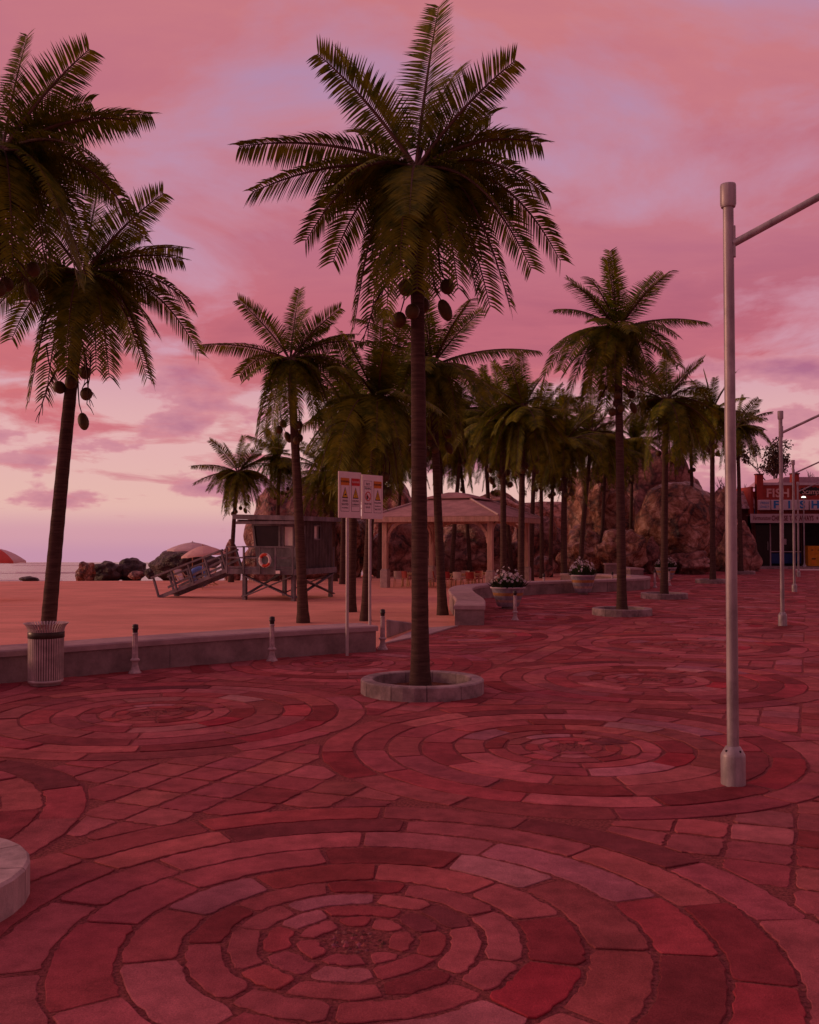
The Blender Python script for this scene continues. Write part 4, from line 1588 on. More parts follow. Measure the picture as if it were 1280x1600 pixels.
# left, back, right walls
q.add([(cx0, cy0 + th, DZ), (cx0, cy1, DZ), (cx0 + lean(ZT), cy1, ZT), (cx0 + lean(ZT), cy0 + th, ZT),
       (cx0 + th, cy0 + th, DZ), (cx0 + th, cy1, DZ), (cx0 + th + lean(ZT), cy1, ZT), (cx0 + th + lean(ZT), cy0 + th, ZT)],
      [(0, 3, 2, 1), (4, 5, 6, 7)], 'plankshade')
q.add([(cx0, cy1, DZ), (cx1, cy1, DZ), (cx1, cy1, ZT), (cx0 + lean(ZT), cy1, ZT)], [(0, 1, 2, 3)], 'plankshade')
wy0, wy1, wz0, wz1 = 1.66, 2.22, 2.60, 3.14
q.box((cx1 - th, cy0 + th, DZ - .03), (cx1, wy0, ZT), 'plankshade')
q.box((cx1 - th, wy1, DZ - .03), (cx1, cy1, ZT), 'plankshade')
q.box((cx1 - th, wy0, DZ - .03), (cx1, wy1, wz0), 'plankshade')
q.box((cx1 - th, wy0, wz1), (cx1, wy1, ZT), 'plankshade')
for k in range(1, 9):
    yy = cy0 + (cy1 - cy0) * k / 9
    if wy0 - .02 < yy < wy1 + .02:
        q.box((cx1 + .001, yy - .008, DZ - .02), (cx1 + .006, yy + .008, wz0 - .06), 'planks')
    else:
        q.box((cx1 + .001, yy - .008, DZ - .02), (cx1 + .006, yy + .008, ZT - .1), 'planks')
q.build('cabin_wall', t)
q = MB()
for z in (wz0 - .03, wz1 + .03):
    q.box((cx1 + .002, wy0 - .06, z - .03), (cx1 + .035, wy1 + .06, z + .03), 'planks')
for y in (wy0 - .03, wy1 + .03):
    q.box((cx1 + .002, y - .03, wz0), (cx1 + .035, y + .03, wz1), 'planks')
q.box((cx1 + .002, (wy0 + wy1) / 2 + .06, wz0), (cx1 + .03, (wy0 + wy1) / 2 + .12, wz1), 'planks')
wf = q.build('window', t)
q = MB()
q.box((cx1 - .035, wy0, wz0), (cx1 - .028, wy1 - .16, wz1), 'paleglass')
q.box((cx1 - .035, wy1 - .16, wz0), (cx1 - .028, wy1, wz1), 'glass')
q.build('pane', wf)
q = MB()
a0, a1 = cx0 + lean(wl), cx0 + lean(hz)
q.add([(a0, cy0 - .03, wl), (a0 + .10, cy0 - .03, wl), (a1 + .10, cy0 - .03, hz), (a1, cy0 - .03, hz),
       (a0, cy0 - .002, wl), (a0 + .10, cy0 - .002, wl), (a1 + .10, cy0 - .002, hz), (a1, cy0 - .002, hz)],
      [(0, 1, 2, 3), (1, 5, 6, 2), (0, 3, 7, 4)], 'planks')
q.box((a0, cy0 - .035, wl - .07), (1.30, cy0 - .002, wl - .001), 'planks')
q.box((a1, cy0 - .035, hz + .001), (1.30, cy0 - .002, hz + .07), 'planks')
q.box((1.16, cy0 - .032, wl), (1.25, cy0 - .002, hz), 'planks')
wf = q.build('window', t)
q = MB()
q.add([(a0 + .1, cy0 + .03, wl), (1.16, cy0 + .03, wl), (1.16, cy0 + .03, hz), (a1 + .1, cy0 + .03, hz)], [(0, 1, 2, 3)], 'glass')
q.build('pane', wf)
q = MB()
for xx in (1.40, 1.88):
    q.box((xx - .03, cy0 - .03, wl), (xx + .03, cy0 - .002, hz), 'planks')
q.box((1.37, cy0 - .03, hz - .06), (1.91, cy0 - .002, hz - .001), 'planks')
wf = q.build('window', t)
q = MB()
q.box((1.43, cy0 + .02, wl + .02), (1.85, cy0 + .027, hz - .06), 'paleglass')
q.build('pane', wf)
q = MB()
rz0 = ZT
q.add([(-.42, -.35, rz0 + .02), (x1 + .34, -.35, rz0 - .06), (x1 + .34, cy1 + .35, rz0 - .06), (-.42, cy1 + .35, rz0 + .02),
       (-.42, -.35, rz0 + .22), (x1 + .34, -.35, rz0 + .13), (x1 + .34, cy1 + .35, rz0 + .13), (-.42, cy1 + .35, rz0 + .22)],
      [(0, 3, 2, 1), (4, 5, 6, 7), (0, 1, 5, 4), (1, 2, 6, 5), (2, 3, 7, 6), (3, 0, 4, 7)], 'planks')
for xx in (-.2, .6, 1.4, 2.2):
    q.box((xx - .04, -.25, rz0 - .12), (xx + .04, cy0 - .04, rz0 + .0), 'planks')
q.box((-.30, -.28, rz0 - .20), (x1 + .2, -.22, rz0 - .08), 'planks')
q.build('roof', t)
# ramp
q = MB()
rb_, rt = Vector((dx0 - 3.5, 0, .02)), Vector((dx0, 0, DZ - .03))
for yy, in ((-.12,), (.98,)):
    q.beam((rb_.x, yy, rb_.z), (rt.x, yy, rt.z), .06, .16, 'planks')
for i in range(22):
    s_ = (i + .5) / 22
    p = rb_.lerp(rt, s_)
    q.beam((p.x, -.09, p.z + .07), (p.x, .95, p.z + .07), .12, .03, 'planks', up=(rt - rb_).normalized().cross(Vector((0, 1, 0))) * -1)
q.build('ramp', t)
q = MB()
dn = (rt - rb_).normalized()
nn = Vector((-dn.z, 0, dn.x))
for yy in (-.17, 1.03):
    for s_ in (.0, .27, .52, .76, 1.0):
        p = rb_.lerp(rt, s_) + Vector((0, yy, 0))
        q.beam(p, p + nn * .88, .065, .10, 'planks', up=(0, 1, 0))
    a, b_ = rb_ + nn * .90 + Vector((-.1, yy, 0)), rt + nn * .90 + Vector((.1, yy, 0))
    q.beam(a, b_, .12, .075, 'planks')
    a, b_ = rb_ + nn * .46 + Vector((.3 if yy > 0 else .6, yy + .045, 0)), rt + nn * .46 + Vector((0, yy + .045, 0))
    q.beam(a, b_, .035, .10, 'planks')
q.build('ramp_railing', t)

# lifebuoy on the tower rail
TW = Matrix.Translation(FL) @ Matrix.Rotation(YAW, 4, 'Z')
c = TW @ Vector((1.18, -.325, DZ + .40))
t = thing('lifebuoy', 'orange and white lifebuoy hung on the tower railing', 'lifebuoy', tuple(c), YAW)
q = MB()
NS = 40
for k in range(NS):
    a0, a1 = 2 * math.pi * k / NS, 2 * math.pi * (k + 1) / NS
    vs = []
    for a in (a0, a1):
        for j in range(12):
            b2 = 2 * math.pi * j / 12
            r = .235 + .062 * math.cos(b2)
            vs.append((r * math.cos(a), .062 * math.sin(b2), r * math.sin(a)))
    seg = int(((k + .5) / NS * 4 + .3)) % 4
    q.add(vs, [(j, (j + 1) % 12, 12 + (j + 1) % 12, 12 + j) for j in range(12)], 'buoywhite' if seg in (0, 2) else 'buoyred', True)
q.build('ring', t)
q = MB()
for k in range(4):
    a0 = math.pi / 2 * k + .1
    q.tube([(.305 * math.cos(a0 + i * .27), -.02, .305 * math.sin(a0 + i * .27)) for i in range(6)], .008, 'signwhite', 5)
q.build('rope', t)

# ------------------------------------------------------------------ beach umbrellas, swim ring, deck chairs
def umbrella(pu, vap, d, half, hgt, label, cols, tilt=0.0, zb=SAND, vent=False):
    ap_ = at(pu, vap, d)
    t = thing('beach_umbrella', label, 'umbrella', (ap_.x, d, zb), 0, 'beach umbrellas on the sand')
    zt = ap_.z - zb
    q = MB()
    q.tube([(0, 0, -.2), (0, 0, zt - .05)], .022, 'wood', 8)
    q.build('pole', t)
    q = MB()
    T = Matrix.Translation((0, 0, zt)) @ Matrix.Rotation(tilt, 4, 'Y')
    NR = 8
    for k in range(NR):
        vs = []
        rows = 6
        for i in range(rows + 1):
            s_ = i / rows
            for j in range(5):
                a = 2 * math.pi * (k + j / 4) / NR + .2
                sag = 1 - .035 * math.sin(math.pi * j / 4) * s_
                r = half * s_ * sag
                vs.append(T @ Vector((r * math.cos(a), r * math.sin(a), -hgt * (s_ ** 1.7))))
        for j in range(5):
            a = 2 * math.pi * (k + j / 4) / NR + .2
            sag = 1 - .035 * math.sin(math.pi * j / 4)
            r = half * sag * 1.003
            vs.append(T @ Vector((r * math.cos(a), r * math.sin(a), -hgt - .10 * (1 - .25 * math.sin(math.pi * j / 4)))))
        q.add(vs, [(i * 5 + j, i * 5 + j + 1, (i + 1) * 5 + j + 1, (i + 1) * 5 + j) for i in range(rows + 1) for j in range(4)], cols[k % len(cols)], True)
    q.build('canopy', t)
    q = MB()
    for k in range(NR):
        a = 2 * math.pi * k / NR + .2
        q.tube([T @ Vector((half * s_ * math.cos(a), half * s_ * math.sin(a), -hgt * s_ ** 1.7 - .02)) for s_ in (.03, .3, .6, .98)], .008, 'wood', 4)
    q.build('ribs', t)
    q = MB()
    q.lathe([(.03, -.02), (.035, .03), (.02, .06), (.0, .09)], 'wood', 10, T=T)
    q.build('finial', t)
    if vent:
        q = MB()
        q.lathe([(half * .3, -.09), (half * .15, -.02), (.0, .03)], cols[0], 16, T=T)
        q.build('vent', t)
    return t
umbrella(-6, 857, 41, 1.2, .52, 'coral red and white beach umbrella cut off by the left edge', ['canvas_red', 'canvas_white'], 0)
umbrella(317, 853, 50, 1.13, .45, 'peach beach umbrella tilted beside the tower ramp', ['canvas_peach'], -.10)
umbrella(301, 847.5, 57, 1.45, .42, 'white beach umbrella with vented top behind the peach one', ['canvas_white'], 0, vent=True)

p = gp(312, 918, SAND)
t = thing('swim_ring', 'big blue inflatable swim ring standing on edge behind the ramp', 'swim ring', (p.x, p.y, SAND + .57), .25)
q = MB()
vs, fs = [], []
for i in range(36):
    a = 2 * math.pi * i / 36
    for j in range(16):
        b_ = 2 * math.pi * j / 16
        r = .40 + .185 * math.cos(b_)
        v = Matrix.Rotation(-.22, 3, 'X') @ Vector((r * math.cos(a), .15 * math.sin(b_), r * math.sin(a)))
        vs.append(v)
for i in range(36):
    for j in range(16):
        fs.append((i * 16 + j, i * 16 + (j + 1) % 16, ((i + 1) % 36) * 16 + (j + 1) % 16, ((i + 1) % 36) * 16 + j))
q.add(vs, fs, 'swim', True)
q.build('tube', t)
q = MB()
q.ball((-.40, -.14, -.12), (.06, .03, .10), 'dark', 10, 6)
q.build('valve', t)

def deck_chair(u, v, rz, sling, label):
    p = gp(u, v, SAND)
    t = thing('deck_chair', label, 'deck chair', (p.x, p.y, SAND), rz, 'folding deck chairs under the umbrellas')
    q = MB()
    for s_ in (-.28, .28):
        q.beam((s_, -.55, .02), (s_, .45, .95), .03, .045, 'wood', up=(1, 0, 0))
        q.beam((s_ * .9, .55, .02), (s_ * .9, -.60, .42), .03, .045, 'wood', up=(1, 0, 0))
        q.beam((s_, .1, .0), (s_, .30, .80), .025, .035, 'wood', up=(1, 0, 0))
        q.beam((s_ * 1.1, -.45, .55), (s_ * 1.1, .22, .62), .05, .03, 'wood')
    for yz in ((-.58, .41), (.45, .94), (.53, .04), (-.53, .04)):
        q.beam((-.28, *yz), (.28, *yz), .03, .03, 'wood')
    q.build('frame', t)
    q = MB()
    pts = [(-.58, .43), (-.35, .30), (-.1, .28), (.12, .45), (.3, .72), (.45, .96)]
    vs = [(x, y, z) for y, z in pts for x in (-.25, .25)] + [(x, y + .012, z - .012) for y, z in pts for x in (-.25, .25)]
    fs = [(2 * i, 2 * i + 1, 2 * i + 3, 2 * i + 2) for i in range(5)] + [(12 + 2 * i, 12 + 2 * i + 2, 12 + 2 * i + 3, 12 + 2 * i + 1) for i in range(5)]
    q.add(vs, fs, sling, True)
    q.build('sling', t)
    return t
deck_chair(284, 917, .9, 'canvas_white', 'wooden deck chair with pale sling left of the blue swim ring')
deck_chair(326, 915, -.4, 'canvas_peach', 'wooden deck chair with peach sling behind the blue swim ring')

# ------------------------------------------------------------------ gazebo
G0 = Vector((-1.29, 51.8, SAND))
GW, GL = 5.85, 6.9
t = thing('gazebo', 'timber gazebo with a two-tier hipped shingle roof on the sand', 'gazebo', tuple(G0), YAW)
ZE = 3.50
for (px_, py_) in ((0, 0), (GW, 0), (0, GL), (GW, GL)):
    q = MB()
    q.box((px_ - .135, py_ - .135, .9), (px_ + .135, py_ + .135, ZE), 'gazwood', bev=.015)
    po = q.build('post', t)
    q = MB()
    q.box((px_ - .21, py_ - .21, -.2), (px_ + .21, py_ + .21, .93), 'sleeve', bev=.03)
    q.box((px_ - .18, py_ - .18, .932), (px_ + .18, py_ + .18, .99), 'sleeve', bev=.02)
    q.build('sleeve', po)
    q = MB()
    sx_, sy_ = (1 if px_ == 0 else -1), (1 if py_ == 0 else -1)
    for dx, dy in ((sx_, 0), (0, sy_)):
        pts = []
        for i in range(7):
            a = math.pi / 2 * i / 6
            pts.append(Vector((px_ + dx * (.12 + 1.0 * (1 - math.cos(a))), py_ + dy * (.12 + 1.0 * (1 - math.cos(a))), ZE - 1.12 + 1.1 * math.sin(a))))
        for i in range(6):
            q.beam(pts[i], pts[i + 1] + (pts[i + 1] - pts[i]) * .08, .11, .15, 'gazwood', up=(dx, dy, .3) if i < 3 else (0, 0, 1))
    q.build('knee_brace', po)
q = MB()
for yy in (0, GL):
    q.box((-.5, yy - .09, ZE + .001), (GW + .5, yy + .09, ZE + .22), 'gazwood')
for xx in (0, GW):
    q.box((xx - .09, .092, ZE + .003), (xx + .09, GL - .092, ZE + .218), 'gazwood')
q.build('beam', t)
ov = .62
zr0, zr1 = ZE + .14, 4.70
cx_, cyy = GW / 2, GL / 2
ht, hy = 1.25, 1.75          # half size where the lower tier stops
def hip(q, lo, hi, z0, z1, th_, m_):
    (ax, ay), (bx, by) = lo, hi
    A = [(cx_ - ax, cyy - ay, z0), (cx_ + ax, cyy - ay, z0), (cx_ + ax, cyy + ay, z0), (cx_ - ax, cyy + ay, z0)]
    B = [(cx_ - bx, cyy - by, z1), (cx_ + bx, cyy - by, z1), (cx_ + bx, cyy + by, z1), (cx_ - bx, cyy + by, z1)]
    D = [(x, y, z - th_) for x, y, z in A]
    fs = [(i, (i + 1) % 4, 4 + (i + 1) % 4, 4 + i) for i in range(4)] + [(4, 5, 6, 7)] + [(8 + i, 8 + (i + 1) % 4, (i + 1) % 4, i) for i in range(4)] + [(11, 10, 9, 8)]
    q.add(A + B + D, fs, m_)
q = MB()
# shingle courses: thin overlapping steps
NC = 11
for i in range(NC):
    s0, s1 = i / NC, (i + 1) / NC
    f0 = (GW / 2 + ov + (ht - GW / 2 - ov) * s0, GL / 2 + ov + (hy - GL / 2 - ov) * s0)
    f1 = (GW / 2 + ov + (ht - GW / 2 - ov) * s1, GL / 2 + ov + (hy - GL / 2 - ov) * s1)
    hip(q, (f0[0] + .03, f0[1] + .03), f1, zr0 + .12 + (zr1 - zr0 - .12) * s0, zr0 + .14 + (zr1 - zr0 - .12) * s1, .02, 'shingle')
q.build('lower_roof', t)
q = MB()
hip(q, (ht + .16, hy + .16), (.25, 1.0), zr1 + .10, zr1 + .42, .05, 'shingle')
q.build('upper_roof', t)
for sx_, sy_ in ((-1, -1), (1, -1), (1, 1), (-1, 1)):
    q = MB()
    a = Vector((cx_ + sx_ * (GW / 2 + ov), cyy + sy_ * (GL / 2 + ov), zr0 + .165))
    b_ = Vector((cx_ + sx_ * ht, cyy + sy_ * hy, zr1 + .05))
    q.tube([a, b_], .055, 'ridge', 6)
    q.build('hip_cap', t)
q = MB()
fx, fy = GW / 2 + ov, GL / 2 + ov
for yy in (-ov - .02, GL + ov - .02):
    q.box((cx_ - fx - .02, yy, zr0 - .17), (cx_ + fx + .02, yy + .04, zr0 + .095), 'gazwood')
for xx in (-ov - .02, GW + ov - .02):
    q.box((xx, -ov + .022, zr0 - .168), (xx + .04, GL + ov - .022, zr0 + .093), 'gazwood')
q.box((-ov + .03, -ov + .03, zr0 + .02), (GW + ov - .03, GL + ov - .03, zr0 + .05), 'gazwood')
q.build('fascia', t)

# tables and chairs inside
def table_(lx, ly, label, w_=1.5, d_=.85):
    c = Matrix.Translation(G0) @ Matrix.Rotation(YAW, 4, 'Z') @ Vector((lx, ly, 0))
    t = thing('dining_table', label, 'table', tuple(c), YAW, 'tables in the gazebo')
    q = MB()
    for i in range(6):
        q.box((-w_ / 2, -d_ / 2 + d_ * i / 6 + .006, .70), (w_ / 2, -d_ / 2 + d_ * (i + 1) / 6 - .006, .745), 'wood')
    q.box((-w_ / 2 + .08, -d_ / 2 + .06, .62), (w_ / 2 - .08, d_ / 2 - .06, .698), 'wood')
    q.build('table_top', t)
    for sx_ in (-1, 1):
        for sy_ in (-1, 1):
            q = MB()
            q.box((sx_ * (w_ / 2 - .09) - .035, sy_ * (d_ / 2 - .08) - .035, 0), (sx_ * (w_ / 2 - .09) + .035, sy_ * (d_ / 2 - .08) + .035, .618), 'wood')
            q.build('leg', t)
def make_chair(m_, label):
    t = thing('chair', label, 'chair', (0, 0, 0), 0, 'chairs in the gazebo')
    q = MB()
    q.box((-.22, -.21, .42), (.22, .22, .46), m_, bev=.012)
    q.build('seat', t)
    q = MB()
    vs = []
    for i in range(7):
        x = -.23 + .46 * i / 6
        bow = .05 * (1 - (x / .23) ** 2)
        for (z, dy) in ((.50, .20), (.70, .225), (.86, .25)):
            vs.append((x, dy + bow, z))
    for i in range(7):
        x = -.23 + .46 * i / 6
        bow = .05 * (1 - (x / .23) ** 2)
        for (z, dy) in ((.50, .225), (.70, .25), (.86, .275)):
            vs.append((x, dy + bow, z))
    fs = [(i * 3 + j, i * 3 + j + 1, (i + 1) * 3 + j + 1, (i + 1) * 3 + j) for i in range(6) for j in range(2)]
    fs += [(21 + i * 3 + j, 21 + (i + 1) * 3 + j, 21 + (i + 1) * 3 + j + 1, 21 + i * 3 + j + 1) for i in range(6) for j in range(2)]
    fs += [(i * 3 + 2, 21 + i * 3 + 2, 21 + (i + 1) * 3 + 2, (i + 1) * 3 + 2) for i in range(6)]
    q.add(vs, fs, m_)
    q.build('backrest', t)
    for sx_ in (-1, 1):
        q = MB()
        q.beam((sx_ * .23, -.22, 0), (sx_ * .19, -.18, .42), .03, .03, 'wood')
        q.build('leg', t)
        q = MB()
        q.beam((sx_ * .23, .26, 0), (sx_ * .2, .20, .50), .03, .03, 'wood')
        q.build('leg', t)
    return t
table_(1.15, 1.6, 'pale wooden table on the left side of the gazebo')
table_(3.9, 1.7, 'pale wooden table on the right side of the gazebo, nearer one')
table_(4.1, 3.9, 'pale wooden table at the back right of the gazebo')
cr_, cq = make_chair('chairred', 'red chair at the left end of the left gazebo table'), make_chair('chairpale', 'pale chair at the far left of the gazebo, back to the camera')
G = Matrix.Translation(G0) @ Matrix.Rotation(YAW, 4, 'Z')
def place(o, lx, ly, rz):
    o.location = G @ Vector((lx, ly, 0))
    o.rotation_euler = (0, 0, YAW + rz)
place(cr_, .95, .85, 2.6)
place(cq, .35, 1.0, 3.4)
for src, lx, ly, rz, lb_ in ((cq, 2.1, .95, 3.3, 'pale chair beside the back post, nearest the central palm'),
                         (cr_, 2.45, 1.5, 1.9, 'red chair turned sideways between the two front tables'),
                         (cr_, .7, 2.4, .1, 'red chair on the far side of the left gazebo table'),
                         (cr_, 3.2, .95, 3.0, 'red chair at the near left corner of the right table'),
                         (cq, 3.8, .90, 3.2, 'pale chair at the near side of the right table'),
                         (cr_, 4.5, .95, 3.1, 'red chair at the near right corner of the right table'),
                         (cq, 3.6, 2.5, .2, 'pale chair between the two right tables, facing the camera'),
                         (cr_, 4.3, 2.55, -.1, 'red chair between the two right tables, facing the camera')):
    o = dup(src, (0, 0, 0), 0, lb_)
    place(o, lx, ly, rz)

# ------------------------------------------------------------------ shop row
YS = 82.0
def sx(u, Yd=YS):
    return at(u, 841, Yd).x
def sz(v, Yd=YS):
    return at(640, v, Yd).z
mb = MB()
mb.box((22, 79.3, -.1), (75, 84.5, .14), 'pave')
mb.box((22, 79.1, -.1), (75, 79.298, .15), 'kerbstone')
struct(mb.build('pavement'))

X0 = sx(1175)
t = thing('takeaway_shop', 'red fish and chip takeaway shop with white fascia board at the right', 'shop', (X0, YS, .14), 0)
def L(u, Yd=YS):
    return at(u, 841, Yd).x - X0
def Zs(v, Yd=YS):
    return at(640, v, Yd).z - .14
XR = 24.0
q = MB()
q.box((L(1183), 0, Zs(803)), (XR, .3, Zs(756)), 'shopred')                       # parapet
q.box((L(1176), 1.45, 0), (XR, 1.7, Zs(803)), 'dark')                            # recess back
q.box((L(1176), -.02, 0), (L(1176) + .25, 1.45, Zs(803)), 'shopdark')
q.box((L(1176), .3, 0), (L(1176) + .2, 9, Zs(760)), 'shopred')
q.box((L(1183), 8.8, 0), (XR, 9, Zs(760)), 'shopred')
wall = q.build('wall', t)
q = MB()
q.box((L(1193) + .01, -.08, Zs(758)), (XR, .36, Zs(754)), 'cornice')
q.build('cornice', t)
for a, b_, vt in ((1183, 1193, 742), (1238, 1249, 741)):
    q = MB()
    q.box((L(a), -.12, Zs(803)), (L(b_), .42, Zs(vt)), 'shopred')
    q.box((L(a) - .05, -.17, Zs(vt)), (L(b_) + .05, .47, Zs(vt) + .1), 'shopdark')
    q.build('pillar', t)
q = MB()
q.prism([(L(1222), Zs(755)), (XR, Zs(755)), (XR, Zs(742)), (L(1236), Zs(744))], 1.2, 8.5, 'slate')
q.build('roof', t)
q = MB()
q.box((L(1173, 80.8), -1.25, Zs(817, 80.8)), (XR, -1.15, Zs(803, 80.8)), 'fascia')
fb = q.build('fascia_board', t)
q = MB()
q.box((L(1173, 80.8) + .02, -1.148, Zs(806, 80.8)), (XR, .0, Zs(804, 80.8)), 'shopdark')
q.build('awning_roof', t)
q = MB()
zc = (Zs(817, 80.8) + Zs(803, 80.8)) / 2
put_text(q, 'Vermonston', .52, (L(1190.5, 80.7), -1.262, zc + .02), 'letter_dark', extrude=.006, shear=.35, sx=.56)
put_text(q, 'CHINESE TAKEAWAYS  +', .58, (L(1243, 80.7), -1.262, zc), 'letter_dark', extrude=.006, sx=.575, bold=.012)
q.build('lettering', fb)
q = MB()
put_text(q, 'FISH', .98, (L(1216), -.03, Zs(771)), 'letter_pale', extrude=.03, sx=.96, bold=.03)
q.build('wall_lettering', t)
q = MB()
ob = []
for k in range(17):
    a = math.pi * (1 - k / 16)
    ob.append((L(1268) + 1.05 * math.cos(a) * (1 + .06 * (-1) ** k), Zs(768.5) + .42 * math.sin(a) * (1 + .12 * (-1) ** k)))
for k in range(1, 8):
    ob.append((L(1268) + 1.05 * math.cos(-math.pi * k / 8), Zs(768.5) - .30 * math.sin(math.pi * k / 8) * (1 + .12 * (-1) ** k)))
q.prism(ob, -.03, -.001, 'black')
put_text(q, 'Scampi', .66, (L(1268), -.05, Zs(768.5)), 'letter_pale', extrude=.012, sx=.85, shear=.2)
q.build('sign_emblem', t)
for (a, b_) in ((1187, 1204.3), (1205.6, 1264.3), (1266, 1310)):
    q = MB()
    q.box((L(a, 81.5), -.55, Zs(797, 81.5)), (L(b_, 81.5), -.06, Zs(781, 81.5)), 'lightbox', bev=.03)
    lbx = q.build('sign_box', t)
    q = MB()
    zc = (Zs(797, 81.5) + Zs(781, 81.5)) / 2
    if a == 1187:
        put_text(q, 'FRESH', .26, (L(1195.6, 81.4), -.56, zc + .16), 'letter_blue', extrude=.006, shear=.2)
        put_text(q, 'DAILY', .26, (L(1195.6, 81.4), -.56, zc - .16), 'letter_blue', extrude=.006, shear=.2)
    elif a == 1205.6:
        for ch, uu in (('F', 1213.5), ('I', 1234.2), ('S', 1254.8)):
            put_text(q, ch, .86, (L(uu, 81.4), -.56, zc), 'letter_blue', extrude=.008, sx=1.15, bold=.03)
            q.build('letter', lbx)
            q = MB()
        continue
    else:
        put_text(q, 'H', .86, (L(1275, 81.4), -.56, zc), 'letter_blue', extrude=.008, sx=1.15, bold=.03)
    q.build('lettering', lbx)
# shop front in the recess
q = MB()
for u in (1183, 1212.5, 1262):
    q.box((L(u) - .05, 1.25, 0), (L(u) + .05, 1.38, Zs(818)), 'cornice' if u == 1212.5 else 'shopdark')
q.box((L(1212.5) + .052, 1.26, Zs(863)), (L(1262) - .052, 1.36, Zs(861.5)), 'cornice')
q.build('shopfront_frame', t)
q = MB()
q.box((L(1183) + .052, 1.30, .02), (L(1212.5) - .052, 1.34, Zs(820)), 'glass')
dr = q.build('door', t)
q = MB()
q.box((L(1208), 1.24, Zs(860)), (L(1209), 1.298, Zs(846)), 'pole')
q.build('handle', dr)
q = MB()
q.box((L(1212.5) + .053, 1.30, Zs(861)), (L(1262) - .053, 1.34, Zs(819)), 'glass')
q.build('window', t)
q = MB()
q.box((L(1212.5) + .054, 1.24, Zs(881)), (L(1262) - .054, 1.34, Zs(865)), 'bluepanel')
q.build('lower_panel', t)
q = MB()
q.box((L(1230), 1.27, Zs(851)), (L(1238), 1.298, Zs(842)), 'lightbox')
q.build('notice', t)

# yellow vending machine cabinet
p = at(1263, 884, 81.2)
t = thing('vending_cabinet', 'yellow metal cabinet standing in front of the shop window', 'cabinet', (p.x, 81.2, .14))
hgt = at(1263, 853, 81.2).z - .14
q = MB()
q.box((0, 0, .03), (1.75, .6, hgt), 'yellowbox', bev=.02)
q.build('body', t)
q = MB()
for k in range(3):
    q.box((.12 + k * .55, -.03, hgt * .62), (.55 + k * .55, -.002, hgt * .90), 'yellowbox', bev=.008)
q.build('door', t)
q = MB()
q.box((.30, -.05, hgt * .36), (.62, -.003, hgt * .40), 'black')
q.box((.28, -.02, hgt * .10), (.64, -.003, hgt * .30), 'orange')
for k in range(3):
    q.box((.25 + k * .55, -.045, hgt * .78), (.42 + k * .55, -.032, hgt * .82), 'black')
q.build('handle', t)

# neighbour with shingled roof
p = at(1150, 884, 83)
t = thing('shingled_building', 'small dark red building with a pale shingle roof left of the shop', 'building', (p.x, 83, 0))
wd = at(1175.5, 841, 83).x - p.x
zt_, zb_ = at(640, 768, 84).z, at(640, 795, 83).z
q = MB()
q.box((0, .05, 0), (wd, 5, zb_), 'shopdark')
q.build('wall', t)
q = MB()
rr = random.Random(4)
rows, cols_ = 8, 22
M['sh1'] = mat('shingle_pale', (.42, .30, .31), .8, .2, 6)
M['sh2'] = mat('shingle_dark', (.24, .15, .15), .8, .2, 6)
wide = at(1183, 841, 83).x - p.x - .05
for i in range(rows):
    za, zb2 = zb_ + (zt_ - zb_) * i / rows, zb_ + (zt_ - zb_) * (i + 1) / rows + .05
    ya, yb = -.35 + 1.5 * i / rows, -.35 + 1.5 * (i + 1) / rows
    x = -.3
    while x < wide:
        w_ = min(rr.uniform(.16, .3), wide - x)
        m_ = rr.choice(['sh1', 'sh1', 'sh2', 'shingle'])
        q.add([(x + .005, ya, za + .045), (x + w_ - .005, ya, za + .045), (x + w_ - .005, yb, zb2), (x + .005, yb, zb2),
               (x + .005, ya, za - .02), (x + w_ - .005, ya, za - .02)], [(0, 1, 2, 3), (4, 5, 1, 0)], m_)
        x += w_
q.add([(-.3, -.34, zb_ - .03), (wide, -.34, zb_ - .03), (wide, 1.15, zt_ - .02), (-.3, 1.15, zt_ - .02), (-.3, 4.5, zb_), (wide, 4.5, zb_)],
      [(0, 1, 2, 3), (3, 2, 5, 4)], 'shopdark')
q.build('roof', t)
q = MB()
q.box((at(1176, 841, 83).x - p.x, -.5, at(640, 802, 82.5).z), (at(1183, 841, 83).x - p.x, -.4, at(640, 796, 82.5).z), 'swim')
q.build('blue_sign', t)

# small lit lamp in front of the shop
p = base(1257, 886.5, 0)
t = thing('lit_lamp', 'slim lamp post with a small glowing white head before the shop', 'lamp', (at(1256.5, 841, 80.6).x, 80.6, .14))
hl = at(1257, 779, 80.6).z - .14
q = MB()
q.lathe([(.16, 0), (.15, .12), (.07, .2), (.055, .3), (.05, hl)], 'pole', 14)
q.build('pole', t)
q = MB()
q.lathe([(.06, hl), (.20, hl + .04), (.20, hl + .075)], 'pole', 16)
q.build('lamp_cap', t)
q = MB()
q.lathe([(.18, hl + .077), (.17, hl + .13), (.1, hl + .18), (0, hl + .2)], 'lit', 16)
q.build('lamp_glass', t)

# low guard rail on the plaza edge
a, b_ = gp(1243, 895), gp(1300, 895)
t = thing('guard_rail', 'low white guard rail at the end of the plaza before the shop', 'guard rail', (a.x, a.y, 0))
q = MB()
q.box((0, -.04, .17), (b_.x - a.x + 6, .04, .27), 'signwhite', bev=.01)
q.build('rail', t)
for k in range(5):
    q = MB()
    q.box((.1 + k * 2.2, -.035, -.02), (.18 + k * 2.2, .035, .168), 'signwhite')
    q.build('post', t)

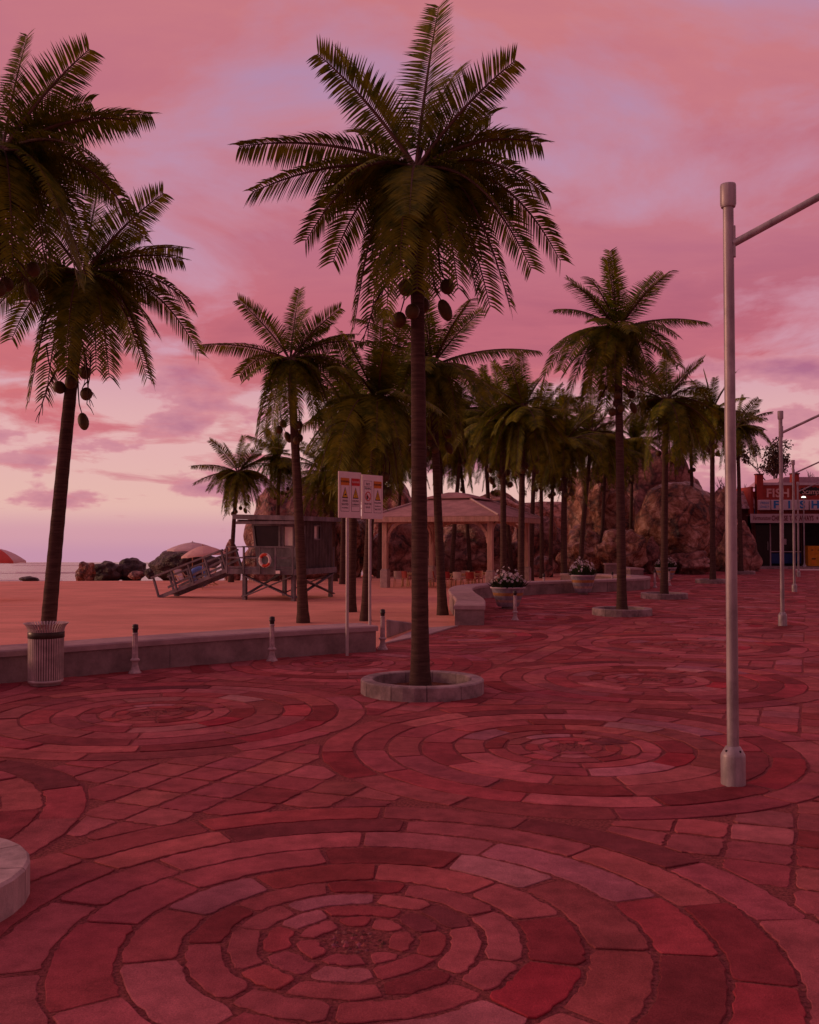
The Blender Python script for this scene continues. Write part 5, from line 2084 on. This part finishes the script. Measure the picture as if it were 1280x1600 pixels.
# ------------------------------------------------------------------ trees behind the shop
def leafy_tree(u, vt, vb, d, half, label, seed, leaves=True, name='broadleaf_tree'):
    p = at(u, 884, d)
    zt = at(u, vt, d).z
    zb2 = at(u, vb, d).z
    t = thing(name, label, 'tree', (p.x, d, 0), 0, 'trees behind the shop')
    rr = random.Random(seed)
    q, lf = MB(), MB()
    ends = []
    def grow(a, dirv, ln, r, dep):
        pts = [a]
        for i in range(4):
            dirv = (dirv + Vector((rr.uniform(-.25, .25), rr.uniform(-.25, .25), .06))).normalized()
            a = a + dirv * ln / 4
            pts.append(a)
        q.tube(pts, [r * (1 - .13 * i) for i in range(5)], 'bark', 6, False)
        if dep == 0:
            ends.append(a)
            ends.append(pts[2])
            return
        for k in range(3 if dep > 1 else 3):
            nd = (dirv + Vector((rr.uniform(-1, 1), rr.uniform(-.8, .8), rr.uniform(-.15, .7)))).normalized()
            grow(pts[rr.choice((2, 3, 4))], nd, ln * rr.uniform(.55, .8), r * .55, dep - 1)
    tr_h = zb2
    grow(Vector((0, 0, 0)), Vector((0, 0, 1)), tr_h, .2, 0)
    top = ends[0]
    ends.clear()
    for k in range(4):
        grow(top - Vector((0, 0, rr.uniform(0, .6))), Vector((rr.uniform(-1, 1), rr.uniform(-.6, .6), rr.uniform(.5, 1.2))).normalized(), (zt - zb2) * rr.uniform(.5, .8), .09, 2)
    q.build('trunk', t)
    if leaves:
        for e in ends:
            if rr.random() < .25:
                continue
            for k in range(48):
                c = e + Vector((rr.gauss(0, .26), rr.gauss(0, .26), rr.gauss(0, .2)))
                n1 = Vector((rr.uniform(-1, 1), rr.uniform(-1, 1), rr.uniform(-.5, 1))).normalized()
                u1 = n1.orthogonal().normalized() * rr.uniform(.08, .16)
                v1 = n1.cross(u1) * .6
                lf.add([c - u1, c + v1, c + u1, c - v1], [(0, 1, 2, 3)], 'redleaf')
        lf.build('crown', t)
    return t
leafy_tree(1235, 698, 762, 97, 2.5, 'dark red leafy tree rising behind the shop parapet', 3)
leafy_tree(1168, 738, 775, 92, 1.5, 'bare thin tree behind the shingle roof', 8, False, 'bare_tree')
leafy_tree(1275, 742, 765, 100, 1.5, 'bare thin tree behind the shop at the right edge', 12, False, 'bare_tree')

# ------------------------------------------------------------------ land behind everything on the right
mb = MB()
xs2 = [16, 24, 32, 45, 60, 90, 140]
vs = [(x, 112, SAND) for x in xs2] + [(x, 140, 1.2 + .5 * math.sin(x)) for x in xs2] + [(x, 190, 1.0) for x in xs2]
mb.add(vs, [(r * 7 + i, r * 7 + i + 1, (r + 1) * 7 + i + 1, (r + 1) * 7 + i) for r in range(2) for i in range(6)], 'soil', True)
struct(mb.build('far_ground'))
scene.cycles.max_bounces = 6
scene.cycles.use_denoising = True
